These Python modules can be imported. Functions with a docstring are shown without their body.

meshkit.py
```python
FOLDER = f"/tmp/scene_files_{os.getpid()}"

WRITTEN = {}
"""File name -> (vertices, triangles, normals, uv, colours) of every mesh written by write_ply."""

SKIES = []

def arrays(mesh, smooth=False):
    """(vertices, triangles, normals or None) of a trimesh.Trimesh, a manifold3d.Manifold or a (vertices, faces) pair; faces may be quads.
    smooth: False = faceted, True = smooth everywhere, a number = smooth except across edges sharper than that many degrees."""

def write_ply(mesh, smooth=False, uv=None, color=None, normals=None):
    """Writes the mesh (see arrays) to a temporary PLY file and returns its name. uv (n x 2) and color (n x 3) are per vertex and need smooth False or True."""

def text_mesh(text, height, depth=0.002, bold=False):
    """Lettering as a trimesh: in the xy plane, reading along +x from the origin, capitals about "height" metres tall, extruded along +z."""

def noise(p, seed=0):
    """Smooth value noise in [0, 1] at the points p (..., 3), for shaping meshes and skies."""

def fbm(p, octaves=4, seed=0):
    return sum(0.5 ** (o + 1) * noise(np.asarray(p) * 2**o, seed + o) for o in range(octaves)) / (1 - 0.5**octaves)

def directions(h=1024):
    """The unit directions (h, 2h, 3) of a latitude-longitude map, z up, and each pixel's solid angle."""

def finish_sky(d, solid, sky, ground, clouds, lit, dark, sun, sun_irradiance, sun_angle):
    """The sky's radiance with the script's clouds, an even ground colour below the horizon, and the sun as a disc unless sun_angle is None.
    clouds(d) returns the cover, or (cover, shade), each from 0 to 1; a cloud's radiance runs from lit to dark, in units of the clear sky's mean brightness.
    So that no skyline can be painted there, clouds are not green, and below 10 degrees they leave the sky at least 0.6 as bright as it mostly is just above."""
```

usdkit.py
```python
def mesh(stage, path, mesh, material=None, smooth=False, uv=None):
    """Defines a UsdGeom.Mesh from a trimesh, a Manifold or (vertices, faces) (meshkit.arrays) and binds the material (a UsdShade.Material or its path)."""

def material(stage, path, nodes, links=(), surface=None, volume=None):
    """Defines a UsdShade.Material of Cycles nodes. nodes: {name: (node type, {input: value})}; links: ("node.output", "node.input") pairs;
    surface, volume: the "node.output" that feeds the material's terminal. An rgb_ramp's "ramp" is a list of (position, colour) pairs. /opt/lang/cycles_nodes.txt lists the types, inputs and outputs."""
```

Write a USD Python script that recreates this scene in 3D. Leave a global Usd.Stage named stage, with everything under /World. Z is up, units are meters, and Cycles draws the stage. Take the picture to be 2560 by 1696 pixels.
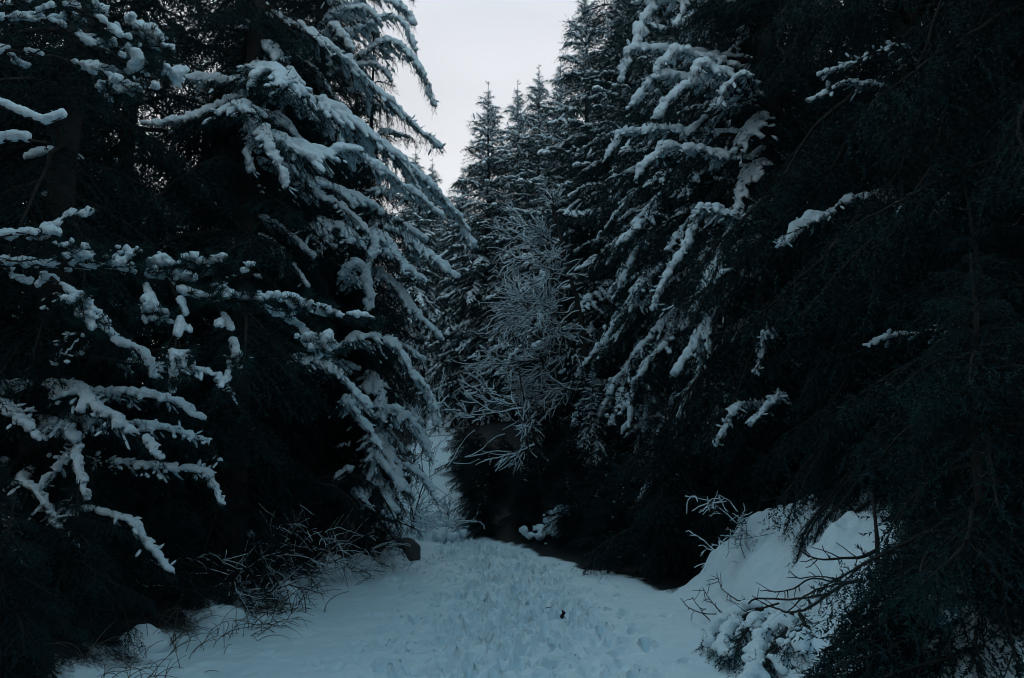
import math, zlib
import numpy as np
import meshkit, usdkit
from pxr import Usd, UsdGeom, UsdLux, UsdShade, Gf, Sdf, Vt

# ------------------------------------------------------------------ stage, camera, sky, sun
stage = Usd.Stage.CreateInMemory()
UsdGeom.SetStageUpAxis(stage, 'Z')
UsdGeom.SetStageMetersPerUnit(stage, 1.0)
UsdGeom.Xform.Define(stage, '/World')
UsdGeom.Scope.Define(stage, '/World/Looks')

EXPOSURE = -1.2
CAM_Z, PITCH, FPX = 1.6, math.radians(8.62), 2560 * 28 / 36.0
cam = UsdGeom.Camera.Define(stage, '/World/camera')
cam.CreateHorizontalApertureAttr(36.0)
cam.CreateVerticalApertureAttr(36.0 * 678 / 1024)
cam.CreateFocalLengthAttr(28.0)
cam.CreateExposureAttr(EXPOSURE)
cam.AddTranslateOp().Set((0, 0, CAM_Z))
cam.AddRotateXOp().Set(90 + math.degrees(PITCH))

SUN_EL, SUN_AZ = math.radians(52), math.radians(-12)      # azimuth from +y towards +x
sky = UsdLux.DomeLight.Define(stage, '/World/sky')
sky.GetPrim().SetCustomDataByKey('kind', 'structure')
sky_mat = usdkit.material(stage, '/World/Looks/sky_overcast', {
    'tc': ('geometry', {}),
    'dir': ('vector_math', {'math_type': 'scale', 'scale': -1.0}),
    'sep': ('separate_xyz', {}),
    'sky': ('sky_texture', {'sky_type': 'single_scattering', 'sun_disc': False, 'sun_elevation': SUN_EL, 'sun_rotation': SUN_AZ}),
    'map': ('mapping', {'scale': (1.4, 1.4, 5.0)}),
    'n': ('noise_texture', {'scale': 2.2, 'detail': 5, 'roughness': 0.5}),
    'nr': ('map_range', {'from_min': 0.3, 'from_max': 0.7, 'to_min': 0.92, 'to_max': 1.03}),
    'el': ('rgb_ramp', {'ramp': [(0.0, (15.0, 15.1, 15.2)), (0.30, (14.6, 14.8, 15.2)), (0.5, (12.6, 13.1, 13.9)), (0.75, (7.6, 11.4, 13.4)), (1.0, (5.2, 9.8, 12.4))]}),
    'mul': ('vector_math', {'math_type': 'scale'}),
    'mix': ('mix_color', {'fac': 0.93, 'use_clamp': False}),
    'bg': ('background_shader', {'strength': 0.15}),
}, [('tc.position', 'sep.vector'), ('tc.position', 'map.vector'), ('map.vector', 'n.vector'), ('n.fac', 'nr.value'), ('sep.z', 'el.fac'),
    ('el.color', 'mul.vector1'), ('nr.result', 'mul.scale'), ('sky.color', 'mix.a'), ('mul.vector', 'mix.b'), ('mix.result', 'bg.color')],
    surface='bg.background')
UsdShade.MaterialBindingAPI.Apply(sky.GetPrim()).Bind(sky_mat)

sun = UsdLux.DistantLight.Define(stage, '/World/sun')
sun.CreateIntensityAttr(0.12)
sun.CreateAngleAttr(20.0)
sun.CreateNormalizeAttr(True)
sun.CreateColorAttr((1.0, 0.97, 0.93))
sun.AddRotateZOp().Set(-math.degrees(SUN_AZ))
sun.AddRotateXOp().Set(-(90 - math.degrees(SUN_EL)))

# ------------------------------------------------------------------ helpers
def seed_of(*a):
    return np.random.default_rng(zlib.crc32(repr(a).encode()))

def at(px, py, d):
    """The point d metres ahead of the camera that the photograph shows at pixel (px, py) of 2560 x 1696."""
    a, b = (px - 1280) / FPX, (848 - py) / FPX
    v = np.array([a, math.cos(PITCH) - b * math.sin(PITCH), math.sin(PITCH) + b * math.cos(PITCH)])
    return np.array([0, 0, CAM_Z]) + v * (d / v[1])

def A(*pts):
    """at() for points read off a 2367-wide view."""
    k = 2560 / 2367
    return np.array([at(x * k, y * k, d) for x, y, d in pts])

used = {}
def numbered(parent, name):
    n = used.get((parent, name), 0)
    used[(parent, name)] = n + 1
    return f'{parent}/{name}' + (f'_{n:03d}' if n else '')

def thing(name, label, cat, loc=(0, 0, 0), group=None, rotz=0.0, scale=None):
    x = UsdGeom.Xform.Define(stage, numbered('/World', name))
    x.AddTranslateOp().Set(tuple(map(float, loc)))
    if rotz or scale:
        x.AddRotateZOp().Set(float(rotz))
    if scale:
        x.AddScaleOp().Set((float(scale),) * 3)
    p = x.GetPrim()
    p.SetCustomDataByKey('label', label)
    p.SetCustomDataByKey('category', cat)
    if group:
        p.SetCustomDataByKey('group', group)
    return p

def dup(src, name, label, cat, loc, rotz, scale, group=None):
    p = thing(name, label, cat, loc, group, rotz or 0.01, scale)
    if not group and src.GetCustomDataByKey('group'):
        p.SetCustomDataByKey('group', '')
    p.GetReferences().AddInternalReference(src.GetPath())
    p.SetInstanceable(True)
    return p

def part(parent, name, mesh, mat, smooth=False, kind=None):
    """One Mesh below parent (a prim)."""
    if mesh is None or len(mesh[1]) == 0:
        return None
    m = usdkit.mesh(stage, numbered(str(parent.GetPath()), name), mesh, mat, smooth=smooth)
    p = m.GetPrim()
    if kind:
        p.SetCustomDataByKey('kind', kind)
    return p

def join(ms):
    ms = [m for m in ms if m is not None and len(m[1])]
    if not ms:
        return None
    off = np.cumsum([0] + [len(m[0]) for m in ms])
    return np.vstack([m[0] for m in ms]), np.vstack([m[1] + o for m, o in zip(ms, off)])

def unit(v):
    return v / (np.linalg.norm(v, axis=-1, keepdims=True) + 1e-12)

def spline(P, step=0.08):
    P = np.asarray(P, float)
    if len(P) == 2:
        n = max(2, int(np.linalg.norm(P[1] - P[0]) / step))
        return P[0] + (P[1] - P[0]) * np.linspace(0, 1, n + 1)[:, None]
    Q = np.vstack([2 * P[0] - P[1], P, 2 * P[-1] - P[-2]])
    out = []
    for i in range(1, len(Q) - 2):
        n = max(2, int(np.linalg.norm(Q[i + 1] - Q[i]) / step))
        t = np.linspace(0, 1, n, endpoint=False)[:, None]
        out.append(.5 * ((2 * Q[i]) + (-Q[i - 1] + Q[i + 1]) * t + (2 * Q[i - 1] - 5 * Q[i] + 4 * Q[i + 1] - Q[i + 2]) * t**2 + (-Q[i - 1] + 3 * Q[i] - 3 * Q[i + 1] + Q[i + 2]) * t**3))
    return np.vstack(out + [P[-1:]])

def tube(P, R, sides=5):
    P = np.asarray(P, float)
    R = np.broadcast_to(np.asarray(R, float), (len(P),))
    t = unit(np.gradient(P, axis=0))
    ref = np.where(np.abs(t[:, 2:]) < 0.9, [0, 0, 1.0], [1.0, 0, 0])
    a = unit(np.cross(t, ref)); b = np.cross(t, a)
    ang = np.arange(sides) * 2 * np.pi / sides
    v = P[:, None] + R[:, None, None] * (np.cos(ang)[None, :, None] * a[:, None] + np.sin(ang)[None, :, None] * b[:, None])
    i, j = np.meshgrid(np.arange(len(P) - 1), np.arange(sides), indexing='ij')
    q = np.stack([i * sides + j, i * sides + (j + 1) % sides, (i + 1) * sides + (j + 1) % sides, (i + 1) * sides + j], -1).reshape(-1, 4)
    return v.reshape(-1, 3), np.vstack([q[:, [0, 1, 2]], q[:, [0, 2, 3]]])

def surface_net(f, origin, h):
    """Mesh of f > 0 on a grid, by naive surface nets."""
    f = np.pad(f, 1, constant_values=-1.0)
    origin = np.asarray(origin) - h
    s = f > 0
    nx, ny, nz = f.shape
    c = [s[i:nx - 1 + i, j:ny - 1 + j, k:nz - 1 + k] for i in (0, 1) for j in (0, 1) for k in (0, 1)]
    tot = sum(x.astype(np.int8) for x in c)
    act = (tot > 0) & (tot < 8)
    I = np.argwhere(act)
    if not len(I):
        return None
    idx = -np.ones(act.shape, np.int32); idx[act] = np.arange(len(I))
    acc, cnt = np.zeros((len(I), 3)), np.zeros(len(I))
    corners = np.array([(i, j, k) for i in (0, 1) for j in (0, 1) for k in (0, 1)])
    val = np.stack([f[I[:, 0] + a, I[:, 1] + b, I[:, 2] + g] for a, b, g in corners], 1)
    for a in range(8):
        for b in range(a + 1, 8):
            if np.abs(corners[a] - corners[b]).sum() != 1:
                continue
            m = (val[:, a] > 0) != (val[:, b] > 0)
            t = val[m, a] / (val[m, a] - val[m, b])
            acc[m] += corners[a] + t[:, None] * (corners[b] - corners[a]); cnt[m] += 1
    V = origin + h * (I + acc / cnt[:, None])
    F = []
    for ax in range(3):
        lo = [slice(1, -1)] * 3; hi = [slice(1, -1)] * 3
        lo[ax] = slice(0, -1); hi[ax] = slice(1, None)
        a, b = s[tuple(lo)], s[tuple(hi)]
        off = np.ones(3, int); off[ax] = 0
        for flip in (False, True):
            E = np.argwhere((~a & b) if flip else (a & ~b)) + off
            u, w = (ax + 1) % 3, (ax + 2) % 3
            du, dw = np.eye(3, dtype=int)[u], np.eye(3, dtype=int)[w]
            q = np.stack([idx[tuple((E - x).T)] for x in (0 * du, du, du + dw, dw)], 1)
            F.append(q[:, ::-1] if flip else q)
    q = np.vstack(F)
    return V, np.vstack([q[:, [0, 1, 2]], q[:, [0, 2, 3]]])

def blobs(C, R, h, squash=0.8, lump=0.35, seed=0, lump_scale=1.0):
    """A lumpy skin round soft balls: centres C, radii R."""
    C, R = np.asarray(C, float), np.asarray(R, float)
    if not len(C):
        return None
    K = 1.55
    lo, hi = (C - R[:, None] * K).min(0) - h, (C + R[:, None] * K).max(0) + h
    n = np.ceil((hi - lo) / h).astype(int) + 1
    f = np.zeros(n, np.float32)
    for c, r in zip(C, R):
        RR = r * K
        a = np.maximum(((c - RR - lo) / h).astype(int), 0); b = np.minimum(((c + RR - lo) / h).astype(int) + 2, n)
        g = [((np.arange(a[k], b[k]) * h + lo[k] - c[k]) / (RR * (squash if k == 2 else 1)))**2 for k in range(3)]
        d = g[0][:, None, None] + g[1][None, :, None] + g[2][None, None, :]
        f[a[0]:b[0], a[1]:b[1], a[2]:b[2]] += np.maximum(0, 1 - d)**2
    m = surface_net(f - 0.42, lo, h)
    if m is None:
        return None
    V, F = m
    _, _, N = meshkit.arrays((V, F), True)
    s = lump_scale / max(R.mean(), 1e-3)
    dn = (meshkit.noise(V * s * 0.55, seed) - 0.5) * 1.2 + (np.abs(meshkit.noise(V * s * 1.0, seed + 5) - 0.5) - .14) * 2.6 + (np.abs(meshkit.noise(V * s * 2.1, seed + 9) - 0.5) - .14) * 1.3
    V = V + N * (dn * R.mean() * lump)[:, None]
    return V, F

# ------------------------------------------------------------------ materials
def M(name, nodes, links, surface='p.BSDF'):
    return usdkit.material(stage, '/World/Looks/' + name, nodes, links, surface=surface)

def leafy(name, c1, c2, rough=0.6):
    return M(name, {'g': ('geometry', {}), 'n': ('noise_texture', {'scale': 3.0, 'detail': 3}), 'r': ('rgb_ramp', {'ramp': [(0.3, c1), (0.7, c2)]}),
                    'p': ('principled_bsdf', {'roughness': rough, 'specular_ior_level': 0.12})},
             [('g.position', 'n.vector'), ('n.fac', 'r.fac'), ('r.color', 'p.base_color')])

SPRUCE = leafy('spruce_needles', (0.002, 0.016, 0.021), (0.007, 0.031, 0.034))
PINE = leafy('pine_needles', (0.003, 0.021, 0.025), (0.010, 0.038, 0.039))
BARK = leafy('bark', (0.014, 0.017, 0.018), (0.036, 0.036, 0.035), 0.9)
TWIG = leafy('bare_twig', (0.016, 0.018, 0.019), (0.036, 0.035, 0.034), 0.85)
GRASS = leafy('dry_grass', (0.05, 0.048, 0.040), (0.09, 0.080, 0.062), 0.8)
STONE = leafy('dark_stone', (0.035, 0.040, 0.042), (0.075, 0.080, 0.080), 0.85)

SNOW_C1, SNOW_C2 = (0.60, 0.77, 0.855), (0.67, 0.83, 0.90)
def snowy(name, scale, dist):
    return M(name, {'g': ('geometry', {}), 'n': ('noise_texture', {'scale': scale, 'detail': 6, 'roughness': 0.65}), 'n2': ('noise_texture', {'scale': 5.0, 'detail': 2}),
                    'r': ('rgb_ramp', {'ramp': [(0.3, SNOW_C1), (0.7, SNOW_C2)]}), 'b': ('bump', {'strength': 0.7, 'distance': dist}),
                    'p': ('principled_bsdf', {'roughness': 0.75, 'specular_ior_level': 0.2})},
             [('g.position', 'n.vector'), ('g.position', 'n2.vector'), ('n2.fac', 'r.fac'), ('r.color', 'p.base_color'), ('n.fac', 'b.height'), ('b.normal', 'p.normal')])
SNOW = snowy('snow', 28.0, 0.03)
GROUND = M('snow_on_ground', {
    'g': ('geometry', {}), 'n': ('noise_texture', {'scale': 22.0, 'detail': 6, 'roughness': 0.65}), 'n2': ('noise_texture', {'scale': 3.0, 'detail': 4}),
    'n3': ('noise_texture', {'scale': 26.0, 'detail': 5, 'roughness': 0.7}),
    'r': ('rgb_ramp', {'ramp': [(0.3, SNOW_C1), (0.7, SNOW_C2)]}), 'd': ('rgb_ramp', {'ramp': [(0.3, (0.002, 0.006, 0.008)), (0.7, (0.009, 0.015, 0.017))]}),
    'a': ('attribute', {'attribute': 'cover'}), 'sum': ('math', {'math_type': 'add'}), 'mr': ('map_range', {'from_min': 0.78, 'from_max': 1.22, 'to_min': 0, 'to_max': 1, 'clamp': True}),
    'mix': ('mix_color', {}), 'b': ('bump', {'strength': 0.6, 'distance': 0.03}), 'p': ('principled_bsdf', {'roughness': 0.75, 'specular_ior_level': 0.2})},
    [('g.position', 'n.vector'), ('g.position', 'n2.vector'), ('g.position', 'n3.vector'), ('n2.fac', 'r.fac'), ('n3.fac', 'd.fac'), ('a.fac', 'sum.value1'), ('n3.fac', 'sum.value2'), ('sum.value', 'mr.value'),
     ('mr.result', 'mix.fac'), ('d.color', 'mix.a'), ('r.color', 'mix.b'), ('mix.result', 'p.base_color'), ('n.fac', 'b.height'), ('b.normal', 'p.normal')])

# ------------------------------------------------------------------ ground: snowy path, verges, bank on the right, slope behind
def smooth(a, b, x):
    t = np.clip((x - a) / (b - a), 0, 1)
    return t * t * (3 - 2 * t)

YL = [0, 5.8, 7.1, 9.1, 11.8, 14.5, 16, 18, 22, 28, 40, 300]
XL = [-2.8, -2.8, -2.85, -2.75, -2.35, -1.8, -2.0, -2.3, -2.7, -3.2, -3.8, -10]
XR = [1.5, 1.6, 1.75, 1.9, 1.3, 0.1, -0.95, -1.2, -1.65, -2.1, -2.6, -6]
def edges(y):
    return np.interp(y, YL, XL), np.interp(y, YL, XR)

def height(x, y, fine=True):
    x, y = np.asarray(x, float), np.asarray(y, float)
    xl, xr = edges(y)
    z = np.interp(y, [-300, 0, 14, 16, 18, 22, 28, 40, 90, 300], [0, 0, 0, .12, .42, 1.15, 2.2, 3.6, 7, 14])
    P = np.stack([x, y, 0 * x], -1)
    L = xl - x
    z = z + 0.22 * smooth(0.0, 0.7, L) + 0.35 * smooth(.7, 6, L) + 0.16 * (meshkit.noise(P * 1.3, 3) - .4) * smooth(0, .6, L) 
    r = x - xr
    bank = smooth(3.0, 5.5, y) * (1 - smooth(9.2, 10.4, y))
    z = z + bank * (0.98 * smooth(-0.05, 1.25, r) + 0.12 * np.clip(r - 1.0, 0, 8) + 0.34 * (meshkit.noise(P * 2.1, 8) - .5) * smooth(.1, .6, r) + 0.20 * np.abs(meshkit.noise(P * 4.3, 9) - .5) * smooth(.1, .6, r) + 0.12 * np.abs(meshkit.noise(P * 9.5, 10) - .5) * smooth(.1, .6, r))
    far = smooth(13.5, 15.5, y)
    z = z + far * (0.55 * smooth(0, 1.6, r) + 0.5 * smooth(1, 8, r))
    z = z + (1 - bank) * (1 - far) * 0.3 * smooth(.6, 6, r)
    if fine:
        z = z + 0.05 * (meshkit.noise(P * 0.9, 1) - .5) + 0.025 * (meshkit.noise(P * 3.1, 2) - .5)
    return z

def axis_of(*spans):
    return np.concatenate([np.arange(a, b - 1e-9, s) for a, b, s in spans])
gx = axis_of((-260, -60, 20), (-60, -12, 3), (-12, -3.8, .2), (-3.8, 5.0, .030), (5.0, 12, .2), (12, 60, 3), (60, 261, 20))
gy = axis_of((-60, -4, 7), (-4, 4.4, .4), (4.4, 10, .03), (10, 16, .05), (16, 24, .07), (24, 30, .16), (30, 60, 2), (60, 301, 20))
GX, GY = np.meshgrid(gx, gy, indexing='ij')
GZ = height(GX, GY)
XLg, XRg = edges(GY)
rng = seed_of('footprints')
stamps = []
for _ in range(1500):                                    # trodden snow: two overlapping lanes of footprints
    y = rng.uniform(4.4, 16.0)
    xl, xr = edges(np.array(y))
    c = np.interp(y, [4.4, 7, 9, 12, 14.5, 16], [-0.25, -0.1, 0.1, -0.15, -0.55, -1.1])
    x = c + rng.normal(0, 0.62) * np.interp(y, [4, 16], [1.1, .75])
    if xl + .5 < x < xr - .15:
        stamps.append((x, y, rng.normal(0, .35) + (math.pi if rng.random() < .5 else 0), rng.uniform(.02, .075), rng.uniform(.6, 1.05)))
for x, y, a, dep, s in stamps:
    i0, i1 = np.searchsorted(gx, [x - .3, x + .3]); j0, j1 = np.searchsorted(gy, [y - .3, y + .3])
    X, Y = GX[i0:i1, j0:j1] - x, GY[i0:i1, j0:j1] - y
    u, v = X * math.cos(a) + Y * math.sin(a), -X * math.sin(a) + Y * math.cos(a)
    w = .055 * s * (1 + .18 * np.sin(v / (.15 * s) * 1.7))
    q = (u / w)**2 + (v / (.15 * s))**2
    dz = -dep * (1 - smooth(.7, 1.15, q)) + .35 * dep * np.exp(-((np.sqrt(q) - 1.35) / .28)**2)
    GZ[i0:i1, j0:j1] += dz * .95
for _ in range(170):                                     # pits where snow fell from the boughs
    y = rng.uniform(5.0, 13.5); xl, xr = edges(np.array(y))
    x = xr + rng.uniform(.15, 1.9) if (rng.random() < .6 and y < 10) else xl + abs(rng.normal(0, .5))
    a, dep = rng.uniform(.025, .085), rng.uniform(.010, .034)
    i0, i1 = np.searchsorted(gx, [x - .35, x + .35]); j0, j1 = np.searchsorted(gy, [y - .35, y + .35])
    q = ((GX[i0:i1, j0:j1] - x)**2 + ((GY[i0:i1, j0:j1] - y) / rng.uniform(.8, 1.6))**2) / a**2
    GZ[i0:i1, j0:j1] += -dep * np.exp(-q) + .5 * dep * np.exp(-((np.sqrt(q) - 1.6) / .45)**2)
inp = smooth(0.2, 0.8, GX - XLg) * smooth(0.1, .5, XRg - GX) * smooth(4, 4.5, GY) * (1 - smooth(15.5, 17, GY))
P3 = np.stack([GX, GY, 0 * GX], -1)
GZ += inp * (0.030 * (meshkit.noise(P3 * 7, 21) - .5) + 0.016 * (meshkit.noise(P3 * 19, 22) - .5))
lane = np.exp(-((GX - np.interp(GY, [4.4, 7, 9, 12, 14.5, 16], [-.25, -.1, .1, -.15, -.55, -1.1])) / (.85 * np.interp(GY, [4, 16], [1.1, .75])))**2)
GZ += inp * lane * (.055 * (meshkit.noise(P3 * 5.5, 23) - .5) + .04 * (meshkit.noise(P3 * 11, 24) - .5))
near_xr = smooth(6, 9, GY)
drift = np.exp(-((GX - 1.0) / .7)**2) * (1 - smooth(11, 13, GY)) + np.exp(-((GX + 2.1) / .7)**2) * (1 - smooth(11, 13, GY))
GZ += drift * 0.012 * np.sin((GY * 1.0 - GX * .35 + .5 * meshkit.noise(P3 * .8, 31)) * 16) * smooth(.35, .6, meshkit.noise(P3 * np.array([.8, 2.5, 1]), 33))

# how much of the ground the snow covers (dark needle litter under the trees, also painted in for their shade)
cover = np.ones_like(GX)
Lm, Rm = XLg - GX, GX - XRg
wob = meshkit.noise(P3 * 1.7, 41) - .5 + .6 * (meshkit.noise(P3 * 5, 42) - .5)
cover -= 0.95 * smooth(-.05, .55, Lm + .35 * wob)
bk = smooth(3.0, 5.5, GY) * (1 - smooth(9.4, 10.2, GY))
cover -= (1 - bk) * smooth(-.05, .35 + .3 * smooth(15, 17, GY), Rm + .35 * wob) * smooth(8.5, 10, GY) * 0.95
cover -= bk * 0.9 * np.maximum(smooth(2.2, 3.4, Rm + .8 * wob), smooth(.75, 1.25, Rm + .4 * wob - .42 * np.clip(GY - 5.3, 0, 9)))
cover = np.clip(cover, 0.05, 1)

v = np.stack([GX, GY, GZ], -1)
du, dv_ = np.gradient(v, axis=0), np.gradient(v, axis=1)
nrm = unit(np.cross(du, dv_))
ni, nj = GX.shape
ii, jj = np.meshgrid(np.arange(ni - 1), np.arange(nj - 1), indexing='ij')
quad = np.stack([ii * nj + jj, (ii + 1) * nj + jj, (ii + 1) * nj + jj + 1, ii * nj + jj + 1], -1)
qc = (GX[:-1, :-1] + GX[1:, 1:]) / 2, (GY[:-1, :-1] + GY[1:, 1:]) / 2
qxl, qxr = edges(qc[1])
on_path = (qc[0] > qxl + .1) & (qc[0] < qxr + .02) & (qc[1] < 31) & (qc[1] > -4)
def sheet(name, mask):
    q = quad[mask]
    f = np.vstack([q[:, [0, 1, 2]], q[:, [0, 2, 3]]])
    idx, inv = np.unique(f, return_inverse=True)
    m = usdkit.mesh(stage, '/World/' + name, (v.reshape(-1, 3)[idx], inv.reshape(-1, 3)), GROUND)
    m.CreateNormalsAttr(Vt.Vec3fArray.FromNumpy(nrm.reshape(-1, 3)[idx].astype(np.float32))); m.SetNormalsInterpolation('vertex')
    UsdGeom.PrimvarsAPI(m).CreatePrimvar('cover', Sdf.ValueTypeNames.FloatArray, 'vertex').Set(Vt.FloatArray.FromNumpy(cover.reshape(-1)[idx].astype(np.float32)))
    m.GetPrim().SetCustomDataByKey('kind', 'structure')
    return m.GetPrim()
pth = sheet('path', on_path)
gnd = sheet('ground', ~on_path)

# ------------------------------------------------------------------ boughs
LOD = {  # branchlet spacing, twig spacing, needles per twig, needle length, needle width, snow voxel
    'hi': (.10, .066, 18, .025, .0055, .026),
    'mid': (.16, .11, 12, .040, .012, .046),
    'lo': (.21, .16, 8, .062, .022, .066),
}
def needles_on(S, D, L, n, nl, nw, rng, spread=.85):
    """n needles round each twig that starts at S, runs along D for L."""
    k = len(S)
    if not k:
        return None
    t = (np.arange(n)[None] + rng.random((k, n))) / n
    B = S[:, None] + D[:, None] * (t * L[:, None])[..., None]
    ref = np.where(np.abs(D[:, 2:]) < .9, [0, 0, 1.0], [1.0, 0, 0])
    a = unit(np.cross(D, ref)); b = np.cross(D, a)
    ph = rng.random((k, n)) * 2 * np.pi
    side = np.cos(ph)[..., None] * a[:, None] + np.sin(ph)[..., None] * b[:, None]
    nd = unit(D[:, None] * rng.uniform(.5, 1.0, (k, n))[..., None] + side * spread)
    ln = nl * rng.uniform(.7, 1.2, (k, n))[..., None]
    w = unit(np.cross(nd, rng.normal(size=(k, n, 3)))) * nw / 2
    V = np.stack([B - w, B + w, B + nd * ln], 2).reshape(-1, 3)
    return V, np.arange(len(V)).reshape(-1, 3)

ICO_V = np.array([(0, 0, 1), (0, 0, -1)] + [(math.cos(i * 1.2566 + (0 if k else .628)) * .894, math.sin(i * 1.2566 + (0 if k else .628)) * .894, .447 * (1 if k else -1)) for k in (1, 0) for i in range(5)])
ICO_F = np.array([(0, 2 + i, 2 + (i + 1) % 5) for i in range(5)] + [(1, 7 + (i + 1) % 5, 7 + i) for i in range(5)] + [(2 + i, 7 + i, 2 + (i + 1) % 5) for i in range(5)] + [(2 + (i + 1) % 5, 7 + i, 7 + (i + 1) % 5) for i in range(5)])
def dusting(S, D, L, r, rng, share):
    """Small pads of snow lying along twigs."""
    pick = (rng.random(len(S)) < .85) & (D[:, 2] > rng.uniform(-.85, -.25, len(S))) & (meshkit.noise(S * 4.5, int(rng.integers(999))) * .7 + meshkit.noise(S * 11, 3) * .3 > 1.02 - share * 1.35)
    S, D, L = S[pick], D[pick], L[pick]
    n = len(S)
    if not n:
        return None
    t0 = rng.uniform(.05, .5, n)
    half = L * rng.uniform(.25, .5, n)
    rr = r * rng.uniform(.55, 1.35, n)
    c = S + D * (t0 * L + half * .7)[:, None] + np.column_stack([0 * rr, 0 * rr, rr * .55])
    a = unit(np.cross(D, np.where(np.abs(D[:, 2:]) < .95, [0, 0, 1.0], [1.0, 0, 0]))); b = np.cross(a, D)
    w = ICO_V[None] * rng.uniform(.72, 1.28, (n, 12, 1))
    V = c[:, None] + w[..., :1] * D[:, None] * half[:, None, None] + w[..., 1:2] * a[:, None] * rr[:, None, None] * 1.15 + w[..., 2:] * b[:, None] * rr[:, None, None] * .8
    return V.reshape(-1, 3), (ICO_F[None] + 12 * np.arange(n)[:, None, None]).reshape(-1, 3)

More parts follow.
